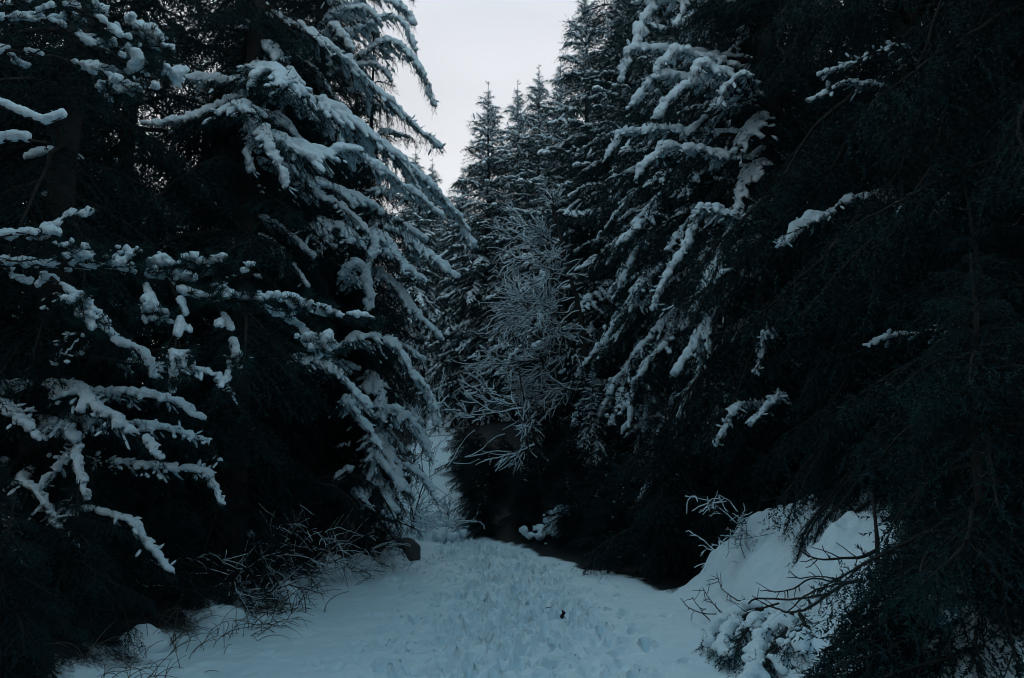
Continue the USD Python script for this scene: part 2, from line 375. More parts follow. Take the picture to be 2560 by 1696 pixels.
def bough(axis, width, seed, lod='mid', snow=1.0, weep=0.8, r0=None, snow_r=None, start=.10, droop=.55, fat=(.42, .72), sink=.10):
    """A spruce limb along axis: (limb, needles, snow) meshes."""
    rng = seed_of('bough', seed)
    bs, ts, nn, nl, nw, vox = LOD[lod]
    ax = spline(axis, .06)
    seg = np.linalg.norm(np.diff(ax, axis=0), axis=1)
    s = np.concatenate([[0], np.cumsum(seg)]); Ltot = s[-1]
    r0 = r0 or .012 + .011 * Ltot
    jit = np.cumsum(rng.normal(0, .006, ax.shape), 0); jit -= np.linspace(0, 1, len(ax))[:, None] * jit[-1]
    ax = ax + jit
    tan = unit(np.gradient(ax, axis=0))
    limb = [tube(ax[::2 if len(ax) > 6 else 1], np.linspace(r0, .005, len(ax[::2 if len(ax) > 6 else 1])), 5 if lod != 'lo' else 4)]
    SS, SD, SL = [], [], []
    C, R = [], []
    sr = snow_r or (.055 + .012 * min(Ltot, 3))
    gapn = rng.integers(1000)
    # snow along the limb itself
    q = np.arange(start * .5 * Ltot, Ltot, sr * .55)
    for x in q:
        p = np.array([np.interp(x, s, ax[:, k]) for k in range(3)])
        keep = meshkit.noise(np.array([[x * (1.6 if lod == 'hi' else 2.6), gapn, .5]]), 2)[0]
        if keep < 1.02 - snow * {'hi': .80, 'mid': .74, 'lo': .84}[lod]:
            continue
        tt = x / Ltot
        rr = sr * (.70 - .18 * tt) * rng.uniform(.55, 1.45) * (.75 + .5 * keep) * min(1, .5 + 3 * tt)
        C.append(p + [rng.normal(0, .02), rng.normal(0, .02), r0 * (1 - tt) + rr * .45]); R.append(rr)
        if lod == 'hi':
            for _ in range(3):
                o = unit(rng.normal(size=3)) * [1, 1, .7]
                C.append(C[-1] + o * rr * .75 if _ == 0 else C[-1 - _] + o * rr * .8); R.append(max(.022, rr * rng.uniform(.3, .5)))
    k = 0
    x = start * Ltot
    while x < Ltot * .995:
        tt = x / Ltot
        p = np.array([np.interp(x, s, ax[:, j]) for j in range(3)])
        T = unit(np.array([np.interp(x, s, tan[:, j]) for j in range(3)]))
        S = unit(np.cross(T, [0, 0, 1.0])) * (1 if k % 2 else -1)
        prof = min(1, .35 + 2.2 * tt) * (1 - tt)**.75 + .10
        bl = width * prof * rng.uniform(.65, 1.2)
        ang = math.radians(rng.uniform(42, 66) - 14 * tt)
        d = unit(T * math.cos(ang) + S * math.sin(ang) + np.array([0, 0, rng.normal(-sink, .12)]))
        m = max(2, int(bl / ts) + 1)
        u = np.linspace(0, bl, m)
        dr = droop * rng.uniform(.6, 1.3)
        pts = p + d * u[:, None] + np.array([0, 0, -1.0]) * (dr * u**1.7)[:, None]
        pts[:, :2] *= 1
        td = unit(np.gradient(pts, axis=0))
        if lod != 'lo' and bl > .15:
            limb.append(tube(pts[[0, m // 2, m - 1]] if m > 3 else pts, np.linspace(.006, .002, 3 if m > 3 else m), 3))
        SS.append(pts[:-1]); SD.append(unit(np.diff(pts, axis=0))); SL.append(np.linalg.norm(np.diff(pts, axis=0), axis=1) * 1.15)
        # twigs off the branchlet, hanging more and more
        for i in range(m):
            for sg in (-1, 1):
                lat = unit(np.cross(td[i], [0, 0, 1.0])) * sg
                hang = weep * rng.uniform(.3, 1.5)
                dd = unit(td[i] * rng.uniform(.4, .9) + lat * rng.uniform(.3, .9) + np.array([0, 0, -hang]))
                L_ = ts * rng.uniform(1.0, 2.1) * (1.15 - .5 * u[i] / max(bl, .01)) * (1 + .8 * min(weep, 1.2) * rng.random())
                SS.append(pts[i:i + 1]); SD.append(dd[None]); SL.append(np.array([L_]))
        # snow lying on the branchlet
        dens = meshkit.noise(np.array([[x * 2.1, gapn + 7.3 + (k % 2) * 3, .2]]), 4)[0]
        if dens > (.92 if lod == 'hi' else 1.0) - snow * .72 and (lod != 'hi' or rng.random() < .72):
            br = sr * rng.uniform(*fat)
            uu = np.arange(0, bl * (rng.uniform(.3, .6) if rng.random() < .4 else rng.uniform(.65, 1.0)), br * .6)
            pp = p + d * uu[:, None] + np.array([0, 0, -1.0]) * (dr * uu**1.7)[:, None]
            for a_, z in zip(uu, pp):
                if rng.random() < .10:
                    continue
                rr = br * rng.uniform(.6, 1.5) * (1 - .3 * a_ / bl)
                C.append(z + [rng.normal(0, .012), rng.normal(0, .012), rr * .42]); R.append(rr)
        x += bs * rng.uniform(.7, 1.3) * (.5 if bl > 0 else 1)
        k += 1
    for x in np.arange(start * Ltot, Ltot, ts * .55):
        p = np.array([np.interp(x, s, ax[:, j]) for j in range(3)]); T = unit(np.array([np.interp(x, s, tan[:, j]) for j in range(3)]))
        SS.append(p[None]); SD.append(unit(T * .7 + rng.normal(0, .6, 3) + [0, 0, .15])[None]); SL.append(np.array([ts * rng.uniform(1.2, 2.2)]))
    # leader at the tip
    SS.append(ax[:-1]); SD.append(unit(np.diff(ax, axis=0))); SL.append(seg * 1.2)
    S_, D_, L_ = np.vstack(SS), np.vstack(SD), np.concatenate(SL)
    nm = needles_on(S_, D_, L_, nn, nl, nw, rng)
    if C:
        C, R = np.array(C), np.array(R)
        near = (((C[:, None] - C[None])**2).sum(-1) < (2.2 * sr)**2).sum(1)
        ok = near >= (9 if lod == 'hi' else 4)
        C, R = C[ok], R[ok]
    sm = blobs(C, R, vox, squash=.82, lump=.42, seed=int(rng.integers(1000))) if len(C) else None
    dm = dusting(S_, D_, L_, {'hi': .017, 'mid': .024, 'lo': .036}[lod], rng, snow * ({'hi': .50, 'mid': .40, 'lo': .34}[lod] if snow > .5 else .20))
    return join(limb), nm, join([sm, dm if snow > .2 else None])

def add_bough(tree, meshes, origin=None, name='bough', needle_mat=None):
    l, n, s = meshes
    mv = (lambda m: None if m is None else (m[0] - origin, m[1])) if origin is not None else (lambda m: m)
    b = part(tree, name, mv(l), BARK, smooth=True)
    part(b, 'needles', mv(n), needle_mat or SPRUCE)
    part(b, 'snow', mv(s), SNOW, smooth=True)
    return b

# library of boughs that the whole trees share
LIB = {}
def library(lod, kind):
    key = (lod, kind)
    if key in LIB:
        return LIB[key]
    out = {}
    for cls, L in (('s', .7), ('m', 1.4), ('l', 2.3)):
        out[cls] = []
        for i in range(4 if cls != 's' else 3):
            rng = seed_of(lod, kind, cls, i)
            sag = {'laden': .22, 'upright': .05, 'bare': .15, 'dark': .24}[kind] * rng.uniform(.7, 1.3)
            axis = np.array([(0, 0, 0), (.33 * L, rng.normal(0, .03) * L, .05 * L), (.68 * L, rng.normal(0, .05) * L, .05 * L - sag * L * .5), (L, rng.normal(0, .08) * L, -sag * L)])
            sn = {'laden': .78, 'upright': .72, 'bare': .34, 'dark': .14}[kind]
            out[cls].append((L, bough(axis, L * .42 + .08, (lod, kind, cls, i), lod, snow=sn, weep={'laden': 1.0, 'upright': .6, 'bare': 1.0, 'dark': 1.1}[kind],
                                      snow_r={'laden': .055, 'upright': .048, 'bare': .045, 'dark': .04}[kind] + .014 * L)))
    LIB[key] = out
    return out

def transform(m, Rm, o):
    return None if m is None else (m[0] @ Rm.T + o, m[1])

def crown(tree, seed, H, Rmax, lod, kind, z0=.4, gap=.42, per=5, top_up=40, low_dn=-28, keep=None, taper=.85, tip_bare=.0, z1=None, drop=.12, snowside=None, snowlow=0, snowshare=.6):
    """Trunk and whorls of boughs of a conifer H metres tall."""
    rng = seed_of('crown', seed)
    lib = library(lod, kind)
    zz = np.linspace(0, H, 14)
    r_base = .011 * H + .03
    lean = np.cumsum(rng.normal(0, .018, (14, 2)), 0)
    P = np.column_stack([lean, zz])
    part(tree, 'trunk', tube(P, np.linspace(r_base, .008, 14), 8), BARK, smooth=True)
    z = z0
    while z < H - .12:
        t = z / H
        rad = Rmax * (1 - t)**taper * min(1, .55 + 1.6 * t)
        if tip_bare and H - z < tip_bare and rng.random() < .45:
            z += gap * .7
            continue
        n = max(3, int(round(per * rng.uniform(.75, 1.25)))) if rad > .35 else 4
        a0 = rng.random() * 6.28
        for i in range(n):
            a = a0 + i * 6.283 / n + rng.normal(0, .25)
            zb = z + rng.uniform(-.5, .5) * gap
            if zb > H - .08 or zb < .1 or rng.random() < drop:
                continue
            far = bool(z1 and zb > z1)
            if far and i % 2:
                continue
            L = max(.14, rad * rng.uniform(.5, 1.3))
            if keep is not None and not far:
                L = keep(a, zb, L)
            el = math.radians(np.interp(t, [0, .35, .75, 1], [low_dn, low_dn * .75, 4, top_up]) + rng.normal(0, 11))
            cls = 's' if L < .95 else 'm' if L < 1.8 else 'l'
            use = library('lo', 'bare') if far else library(lod, 'laden') if snowside is not None and zb > snowlow and math.cos(a - snowside) > .45 and rng.random() < snowshare else lib
            base, (l, nd, sn) = use[cls][rng.integers(len(use[cls]))]
            sc = L / base
            ca, sa, ce, se = math.cos(a), math.sin(a), math.cos(el), math.sin(el)
            Rm = np.array([[ca, -sa, 0], [sa, ca, 0], [0, 0, 1]]) @ np.array([[ce, 0, -se], [0, 1, 0], [se, 0, ce]]) * sc
            if rng.random() < .5:
                Rm = Rm @ np.diag([1, -1, 1.0])
            o = np.array([np.interp(zb, zz, P[:, 0]), np.interp(zb, zz, P[:, 1]), zb])
            fl = np.linalg.det(Rm) < 0
            ms = [transform(m, Rm, o) for m in (l, nd, sn)]
            if fl:
                ms = [None if m is None else (m[0], m[1][:, ::-1]) for m in ms]
            add_bough(tree, ms)
        z += gap * rng.uniform(.75, 1.25) * (1 if rad > .5 else .7)

def on_ground(x, y, sink=.05):
    return np.array([x, y, float(height(x, y)) - sink])

def tree_at(px, d):
    """Trunk base for a column of the 2367-wide view."""
    x = (px * 2560 / 2367 - 1280) / FPX * d
    return on_ground(x, d)


# ------------------------------------------------------------------ trees with boughs placed as in the photograph
def hero(tree, base, pts, width, seed, lod='hi', snow=1.0, weep=.85, droop=.95, snow_r=None, start=None, root=True):
    P = np.asarray(pts, float)
    st = .08
    if root:
        t0 = np.array([base[0], base[1], P[0, 2] + .1])
        gap = np.linalg.norm(P[0] - t0)
        if gap > .25:
            L = np.linalg.norm(np.diff(P, axis=0), axis=1).sum()
            P = np.vstack([t0, P])
            st = min(.6, .35 * gap / (gap + L))
    return add_bough(tree, bough(P, width, seed, lod, snow=snow, weep=weep, droop=droop, snow_r=snow_r, start=start if start is not None else st, fat=(.36, .62), sink=.22), origin=base)

def away_from_path(sx, lim):
    """Keeps the filling boughs of a tree from reaching more than lim metres towards the path."""
    return lambda a, z, L: L if L * math.cos(a) * sx < lim else lim / (math.cos(a) * sx)

# --- left: the big spruce whose long limbs hang towards the path
B2 = tree_at(560, 9.8)
t = thing('spruce_tree', 'big spruce on the left whose long thickly snowed boughs slope down towards the path', 'tree', B2)
crown(t, 'L2', 15, 2.6, 'mid', 'bare', snowside=-.35, snowlow=4.2, z0=.7, gap=.44, per=6, keep=away_from_path(1, .9), z1=9)
for i, (pts, w, kw) in enumerate([
    (A((594, 191, 9.8), (660, 212, 9.9), (727, 238, 10), (792, 261, 10.1), (842, 297, 10.3), (891, 337, 10.5), (951, 389, 10.7), (1004, 443, 10.9), (1067, 509, 11.2), (1093, 572, 11.3)), .62, dict(snow_r=.085)),
    (A((628, 325, 9.3), (700, 350, 9.3), (759, 360, 9.4), (799, 347, 9.5), (858, 380, 9.7), (924, 426, 9.9), (974, 462, 10.1), (1022, 503, 10.2)), .58, dict(snow_r=.085)),
    (A((640, 322, 9.0), (674, 340, 9.0), (713, 360, 9.0), (745, 400, 9.0)), .35, {}),
    (A((596, 285, 9.0), (580, 325, 8.9), (576, 360, 8.9), (582, 398, 8.9)), .28, dict(snow_r=.075)),
    (A((605, 300, 8.9), (620, 335, 8.8), (640, 378, 8.8), (664, 440, 8.8)), .30, dict(snow_r=.075)),
    (A((647, 50, 10.0), (713, 82, 10.2), (753, 116, 10.3), (782, 132, 10.4), (836, 189, 10.7), (868, 215, 10.9), (940, 280, 11.2), (1020, 343, 11.5)), .60, dict(snow_r=.075)),
    (A((561, 228, 9.6), (479, 256, 9.4), (413, 281, 9.2), (330, 288, 9.0)), .45, dict(snow=.8)),
    (A((545, 192, 9.7), (479, 186, 9.5), (426, 185, 9.3)), .4, dict(snow_r=.08)),
    (A((640, 430, 9.6), (720, 440, 9.8), (790, 480, 9.9), (850, 540, 10.0)), .5, dict(snow=.7)),
    (A((760, 440, 10.2), (850, 470, 10.5), (930, 520, 10.8), (990, 560, 11)), .5, dict(snow=.8)),
    (A((620, 120, 10.2), (700, 150, 10.6), (760, 210, 10.8), (800, 260, 11)), .5, dict(snow=.55)),
]):
    hero(t, B2, pts, w, ('L2', i), **kw)

# --- left, further along the path: tall spruce whose drooping tips stand against the sky
B3 = tree_at(720, 12.8)
t = thing('spruce_tree', 'tall spruce with arching bough tips drooping against the open sky, left of the gap', 'tree', B3)
crown(t, 'L3', 19, 2.5, 'mid', 'bare', snowside=-.2, snowlow=5.0, z0=.8, gap=.5, per=6, keep=away_from_path(1, 1.0), z1=11.5)
for i, (pts, w, kw) in enumerate([
    (A((826, 135, 12.4), (865, 110, 12.3), (901, 96, 12.2), (940, 120, 12.2), (971, 158, 12.2), (992, 205, 12.3), (1006, 248, 12.3)), .5, dict(weep=1.3, snow_r=.07)),
    (A((800, 30, 12.5), (850, -5, 12.5), (905, 5, 12.4), (940, 30, 12.4), (957, 60, 12.4)), .45, dict(weep=1.3)),
    (A((840, 70, 12.3), (885, 42, 12.3), (925, 46, 12.3), (945, 80, 12.3), (961, 118, 12.3)), .42, dict(weep=1.3)),
    (A((770, 40, 12.0), (815, 18, 11.9), (855, 24, 11.9), (868, 45, 11.9)), .45, dict(weep=1.2)),
    (A((750, 90, 11.9), (770, 60, 11.8), (790, 80, 11.6), (815, 120, 11.5)), .35, dict(weep=1.0)),
    (A((800, 160, 12.3), (850, 150, 12.3), (890, 165, 12.4), (905, 190, 12.4)), .4, dict(weep=1.3, snow=.6)),
    (A((840, 210, 12.6), (880, 240, 12.8), (905, 285, 12.9)), .45, dict(weep=1.3, snow=.5)),
    (A((820, -60, 12.5), (880, -90, 12.5), (930, -60, 12.5), (955, 0, 12.5)), .45, dict(weep=1.3)),
]):
    hero(t, B3, pts, w, ('L3', i), **kw)

# --- left: lower spruce that narrows the path at its far end
B4 = tree_at(850, 13.2)
t = thing('spruce_tree', 'lower spruce with tiered snowy boughs where the path narrows, left of the hillside gap', 'tree', B4)
crown(t, 'L4', 9.0, 2.2, 'mid', 'bare', snowside=-.3, snowlow=1.0, z0=.35, gap=.42, per=6, keep=away_from_path(1, .95), z1=7.5)
for i, (pts, w, kw) in enumerate([
    (A((870, 505, 13), (901, 522, 13), (951, 551, 13), (990, 588, 13), (1024, 614, 13), (1055, 643, 13)), .6, dict(snow_r=.085)),
    (A((860, 540, 12.6), (892, 555, 12.5), (941, 617, 12.4), (984, 654, 12.4)), .55, dict(snow_r=.08)),
    (A((880, 630, 12.6), (905, 654, 12.6), (941, 693, 12.6), (977, 736, 12.6), (1022, 788, 12.6)), .5, dict(snow_r=.075)),
    (A((870, 540, 12.3), (868, 560, 12.2), (858, 601, 12.1), (840, 656, 12.1)), .4, {}),
    (A((745, 520, 12.2), (733, 548, 12.0), (736, 588, 11.9), (720, 626, 11.9)), .35, {}),
    (A((800, 640, 11.5), (830, 610, 11.4), (850, 660, 11.3), (855, 720, 11.3)), .3, {}),
    (A((812, 779, 11.4), (875, 779, 11.3), (915, 799, 11.3), (938, 842, 11.3), (977, 888, 11.4), (1002, 944, 11.5), (1010, 990, 11.5)), .5, dict(snow_r=.085)),
    (A((690, 830, 10.4), (746, 842, 10.4), (786, 865, 10.4), (819, 901, 10.5), (851, 943, 10.5)), .42, dict(snow_r=.075)),
    (A((800, 930, 10.9), (815, 957, 10.9), (852, 998, 10.9), (883, 1044, 10.9)), .36, dict(snow_r=.075)),
    (A((930, 960, 11.9), (971, 1007, 11.9), (998, 1062, 11.9)), .42, {}),
    (A((870, 1060, 11.9), (905, 1101, 11.9), (942, 1140, 11.9)), .36, {}),
    (A((950, 1085, 12.4), (987, 1121, 12.4), (1006, 1156, 12.4)), .35, {}),
    (A((800, 1090, 11.3), (860, 1120, 11.2), (905, 1180, 11.2), (925, 1240, 11.2)), .42, dict(snow=.25, weep=1.2)),
    (A((830, 1150, 11.6), (880, 1180, 11.5), (940, 1215, 11.6), (975, 1230, 11.7)), .4, dict(snow=.4, weep=1.2)),
    (A((720, 1110, 10.6), (780, 1130, 10.5), (830, 1180, 10.5), (850, 1250, 10.5)), .45, dict(snow=.3, weep=1.2)),
]):
    hero(t, B4, pts, w, ('L4', i), **kw)

# --- left foreground: spruce with low drooping arms
B1 = tree_at(90, 7.6)
t = thing('spruce_tree', 'dim spruce at the left edge with low drooping snowy arms in the foreground', 'tree', B1)
crown(t, 'L1', 14, 2.6, 'mid', 'bare', z0=.5, gap=.45, per=5, keep=away_from_path(1, 1.1), z1=6.5)
for i, (pts, w, kw) in enumerate([
    (A((150, 690, 7.2), (185, 700, 7.1), (231, 736, 7.0), (264, 769, 7.0), (287, 796, 6.9), (330, 809, 6.9), (347, 852, 6.9), (358, 876, 6.9)), .30, dict(snow_r=.06)),
    (A((240, 735, 7.1), (231, 756, 7.0), (165, 773, 6.9), (132, 809, 6.8), (130, 860, 6.8)), .32, dict(snow_r=.045, root=False)),
    (A((140, 905, 7.3), (190, 905, 7.0), (222, 933, 6.8), (263, 962, 6.7), (296, 994, 6.6), (340, 1011, 6.6), (375, 1066, 6.6)), .34, dict(snow_r=.075)),
    (A((240, 910, 7.3), (294, 905, 7.2), (357, 915, 7.2), (413, 934, 7.2), (470, 970, 7.2)), .26, dict(snow_r=.065)),
    (A((380, 990, 7.5), (439, 1003, 7.5), (484, 1023, 7.5), (518, 1070, 7.5)), .24, dict(snow_r=.055)),
    (A((440, 1085, 7.5), (484, 1113, 7.5), (516, 1169, 7.5)), .2, dict(snow_r=.045)),
    (A((150, 985, 6.9), (176, 1023, 6.8), (185, 1089, 6.7), (203, 1162, 6.7)), .22, dict(snow_r=.055)),
    (A((60, 1110, 6.9), (98, 1142, 6.8), (123, 1204, 6.8), (162, 1240, 6.8)), .25, dict(snow_r=.05)),
    (A((240, 1190, 7.0), (304, 1212, 7.0), (328, 1245, 7.0), (396, 1322, 7.0)), .32, dict(snow_r=.045, snow=.8)),
    (A((-40, 905, 6.9), (0, 933, 6.8), (41, 962, 6.7), (92, 1017, 6.6)), .34, dict(snow_r=.07)),
    (A((180, 1040, 7.0), (144, 1068, 6.9), (101, 1132, 6.9)), .22, dict(snow_r=.05)),
    (A((180, 900, 7.0), (130, 920, 6.9), (95, 955, 6.9), (60, 950, 6.9)), .25, dict(snow_r=.06)),
    (A((-30, 1190, 6.8), (10, 1210, 6.7), (35, 1290, 6.7)), .28, dict(snow=.7)),
    (A((480, 860, 8.2), (510, 885, 8.2), (545, 915, 8.2)), .3, dict(snow_r=.05, snow=.8)),
]):
    kw['snow_r'] = kw.get('snow_r', .06) * .78; kw.setdefault('snow', .80)
    hero(t, B1, pts, w, ('L1', i), **kw)


# --- left foreground pines: long needles in tufts, snow in cushions
def pine_limb(tree, base, pts, seed, side=.34, tufts=5, clumps=(), spacing=.17, tip=True, r0=.016, needles=70, nl=.085, pad=.6):
    rng = seed_of('pine', seed)
    ax = spline(pts, .05)
    ax = ax + np.cumsum(rng.normal(0, .006, ax.shape), 0)
    s = np.concatenate([[0], np.cumsum(np.linalg.norm(np.diff(ax, axis=0), axis=1))])
    limb = [tube(ax, np.linspace(r0, .006, len(ax)), 6)]
    S, D, L, C, R = [], [], [], [], []
    tan = unit(np.gradient(ax, axis=0))
    x, k = .12, 0
    while x < s[-1]:
        p = np.array([np.interp(x, s, ax[:, j]) for j in range(3)]); T = unit(np.array([np.interp(x, s, tan[:, j]) for j in range(3)]))
        lat = unit(np.cross(T, [0, 0, 1.0])) * (1 if k % 2 else -1)
        d = unit(T * rng.uniform(.5, 1.0) + lat * rng.uniform(.4, 1.0) + [0, 0, rng.uniform(-.5, .35)])
        l = side * rng.uniform(.5, 1.2)
        tw = p + d * np.linspace(0, l, 5)[:, None] + np.array([0, 0, .12]) * (np.linspace(0, 1, 5)**2 * l)[:, None] + rng.normal(0, .01, (5, 3))
        limb.append(tube(tw, np.linspace(.006, .003, 5), 4))
        S.append(tw[1]); D.append(unit(tw[4] - tw[1])); L.append(l * .85)
        if rng.random() < pad:
            for _ in range(rng.integers(5, 10)):
                u_ = rng.uniform(1, 4); C.append(tw[int(u_)] + (tw[min(4, int(u_) + 1)] - tw[int(u_)]) * (u_ % 1) + rng.normal(0, .016, 3) * [1, 1, .5] + [0, 0, .022]); R.append(rng.uniform(.018, .042))
        if rng.random() < .6:
            for e in np.arange(0, spacing, .03):
                C.append(p + T * e + [0, 0, .02]); R.append(rng.uniform(.018, .042))
        x += spacing * rng.uniform(.6, 1.4); k += 1
    S.append(ax[-3]); D.append(tan[-1]); L.append(.13)
    for c, r in clumps:
        j = np.argmin(((ax - c)**2).sum(1)); c = np.asarray(c)
        low = c - [0, 0, r * .35]
        limb.append(tube(np.array([ax[max(j - 4, 0)], (ax[j] + low) / 2 + rng.normal(0, .02, 3), low]), [.006, .005, .004], 4))
        for _ in range(tufts):
            dd = unit(np.array([rng.normal(.25, .8), rng.normal(-.35, .6), rng.normal(-.05, .45)]))
            q0 = low + dd * r * .25
            S.append(q0); D.append(dd); L.append(r * .7 + rng.uniform(.05, .10))
            limb.append(tube(np.array([low, q0 + dd * L[-1]]), [.004, .002], 4))
        for _ in range(26):
            C.append(c + rng.normal(0, .45, 3) * r * np.array([1.25, 1, .62])); R.append(r * rng.uniform(.14, .36))
    nm = needles_on(np.array(S), np.array(D), np.array(L), needles, nl, .0050, rng, spread=.9)
    return add_bough(tree, (join(limb), nm, blobs(C, R, .020, squash=.85, lump=.6, seed=3) if C else None), origin=base, needle_mat=PINE)

BP = on_ground(-4.3, 5.6)
t = thing('pine_tree', 'long needled pine reaching in from the left edge, its tufts poking through snow cushions', 'tree', BP)
part(t, 'trunk', tube(np.array([(0, 0, 0), (.05, 0, 2), (0, .1, 4), (.1, .1, 7), (.1, .2, 10)]), np.array([.15, .13, .11, .08, .04]), 9), BARK, smooth=True)
for i, (pts, kw) in enumerate([
    (A((-150, 590, 5.7), (33, 604, 6.0), (180, 618, 6.2), (251, 627, 6.3), (363, 640, 6.4), (495, 677, 6.5), (588, 707, 6.6), (680, 758, 6.7)), dict(side=.42, spacing=.11, pad=.35,
        clumps=[(A((200, 592, 6.2))[0], .09), (A((268, 600, 6.3))[0], .09), (A((300, 585, 6.35))[0], .08), (A((385, 606, 6.4))[0], .14), (A((400, 640, 6.4))[0], .09), (A((155, 570, 6.2))[0], .07), (A((90, 545, 6.2))[0], .07)])),
    (A((400, 618, 6.4), (450, 612, 6.4), (520, 604, 6.4)), dict(side=.12, spacing=.2, pad=.3, clumps=[(A((x, 608, 6.4))[0], .05) for x in (440, 465, 490, 512)])),
    (A((588, 707, 6.6), (640, 690, 6.6), (727, 703, 6.6), (785, 735, 6.6), (850, 742, 6.7), (890, 762, 6.8)), dict(side=.26, spacing=.10, pad=.12,
        clumps=[(A((680, 700, 6.6))[0], .10), (A((710, 712, 6.6))[0], .10), (A((750, 722, 6.6))[0], .08)])),
    (A((680, 758, 6.7), (720, 790, 6.6), (745, 830, 6.6)), dict(side=.2, spacing=.10, pad=.1, clumps=[(A((736, 785, 6.5))[0], .14), (A((742, 805, 6.5))[0], .11)])),
    (A((395, 660, 6.4), (480, 690, 6.3), (540, 690, 6.3), (590, 700, 6.3)), dict(side=.2, spacing=.14, pad=.2, clumps=[(A((x, 688, 6.3))[0], .06) for x in (480, 505, 530, 560, 585)])),
    (A((120, 640, 6.1), (175, 680, 6.1), (195, 720, 6.0), (215, 760, 6.0)), dict(side=.25, pad=.5, clumps=[(A((190, 690, 6.0))[0], .08), (A((200, 725, 6.0))[0], .08)])),
    (A((330, 640, 6.4), (350, 700, 6.3), (360, 740, 6.3)), dict(side=.2, pad=.4, clumps=[(A((350, 715, 6.3))[0], .09), (A((355, 740, 6.3))[0], .07)])),
    (A((470, 690, 6.5), (520, 740, 6.4), (545, 800, 6.4), (550, 850, 6.4)), dict(side=.26, pad=.4, clumps=[(A((540, 820, 6.4))[0], .07), (A((545, 845, 6.4))[0], .06)])),
    (A((-60, 560, 5.8), (40, 540, 6.0), (120, 520, 6.2), (170, 490, 6.3)), dict(side=.35, pad=.7)),
    (A((380, 640, 6.4), (420, 720, 6.3), (410, 800, 6.2), (412, 870, 6.2)), dict(side=.24, pad=.3, clumps=[(A((412, 820, 6.2))[0], .08), (A((408, 850, 6.2))[0], .08), (A((406, 880, 6.2))[0], .05)])),
    (A((-120, 20, 5.6), (0, 40, 5.9), (112, 43, 6.0), (198, 96, 6.1), (248, 119, 6.1), (297, 155, 6.2), (352, 160, 6.2)), dict(side=.40, spacing=.10, pad=.25,
        clumps=[(A((200, 85, 6.2))[0], .09), (A((240, 105, 6.2))[0], .10), (A((170, 40, 6.3))[0], .08)])),
    (A((60, -30, 6.0), (178, 13, 6.1), (264, 63, 6.2), (320, 135, 6.3), (345, 200, 6.3)), dict(side=.36, spacing=.11, pad=.25,
        clumps=[(A((320, 60, 6.5))[0], .13), (A((345, 80, 6.5))[0], .12), (A((225, 15, 6.3))[0], .10), (A((370, 100, 6.5))[0], .10), (A((300, 120, 6.4))[0], .09)])),
    (A((-80, 110, 5.8), (60, 130, 6.0), (170, 150, 6.1), (260, 190, 6.1), (305, 212, 6.1)), dict(side=.36, spacing=.12, pad=.4,
        clumps=[(A((285, 198, 6.1))[0], .13), (A((255, 212, 6.1))[0], .09), (A((330, 150, 6.2))[0], .12), (A((400, 170, 6.4))[0], .11)])),
]):
    pine_limb(t, BP, pts, i, **kw)
for i, pts in enumerate([A((-90, 215, 4.9), (0, 244, 5.0), (66, 271, 5.0), (102, 284, 5.0), (144, 270, 5.0)), A((-80, 335, 5.0), (0, 325, 5.0), (40, 322, 5.0), (80, 326, 5.0), (110, 331, 5.0))]):
    ax = spline(pts, .04)
    b = part(t, 'bare_branch', tube(ax - BP, np.linspace(.02, .008, len(ax)), 7), BARK, smooth=True)
    k = len(ax) if i == 0 else int(len(ax) * .8)
    part(b, 'snow', (lambda m: (m[0] - BP, m[1]))(blobs(ax[:k] + [0, 0, .025], np.full(k, .034 + .006 * i), .014, squash=1, lump=.25)), SNOW, smooth=True)

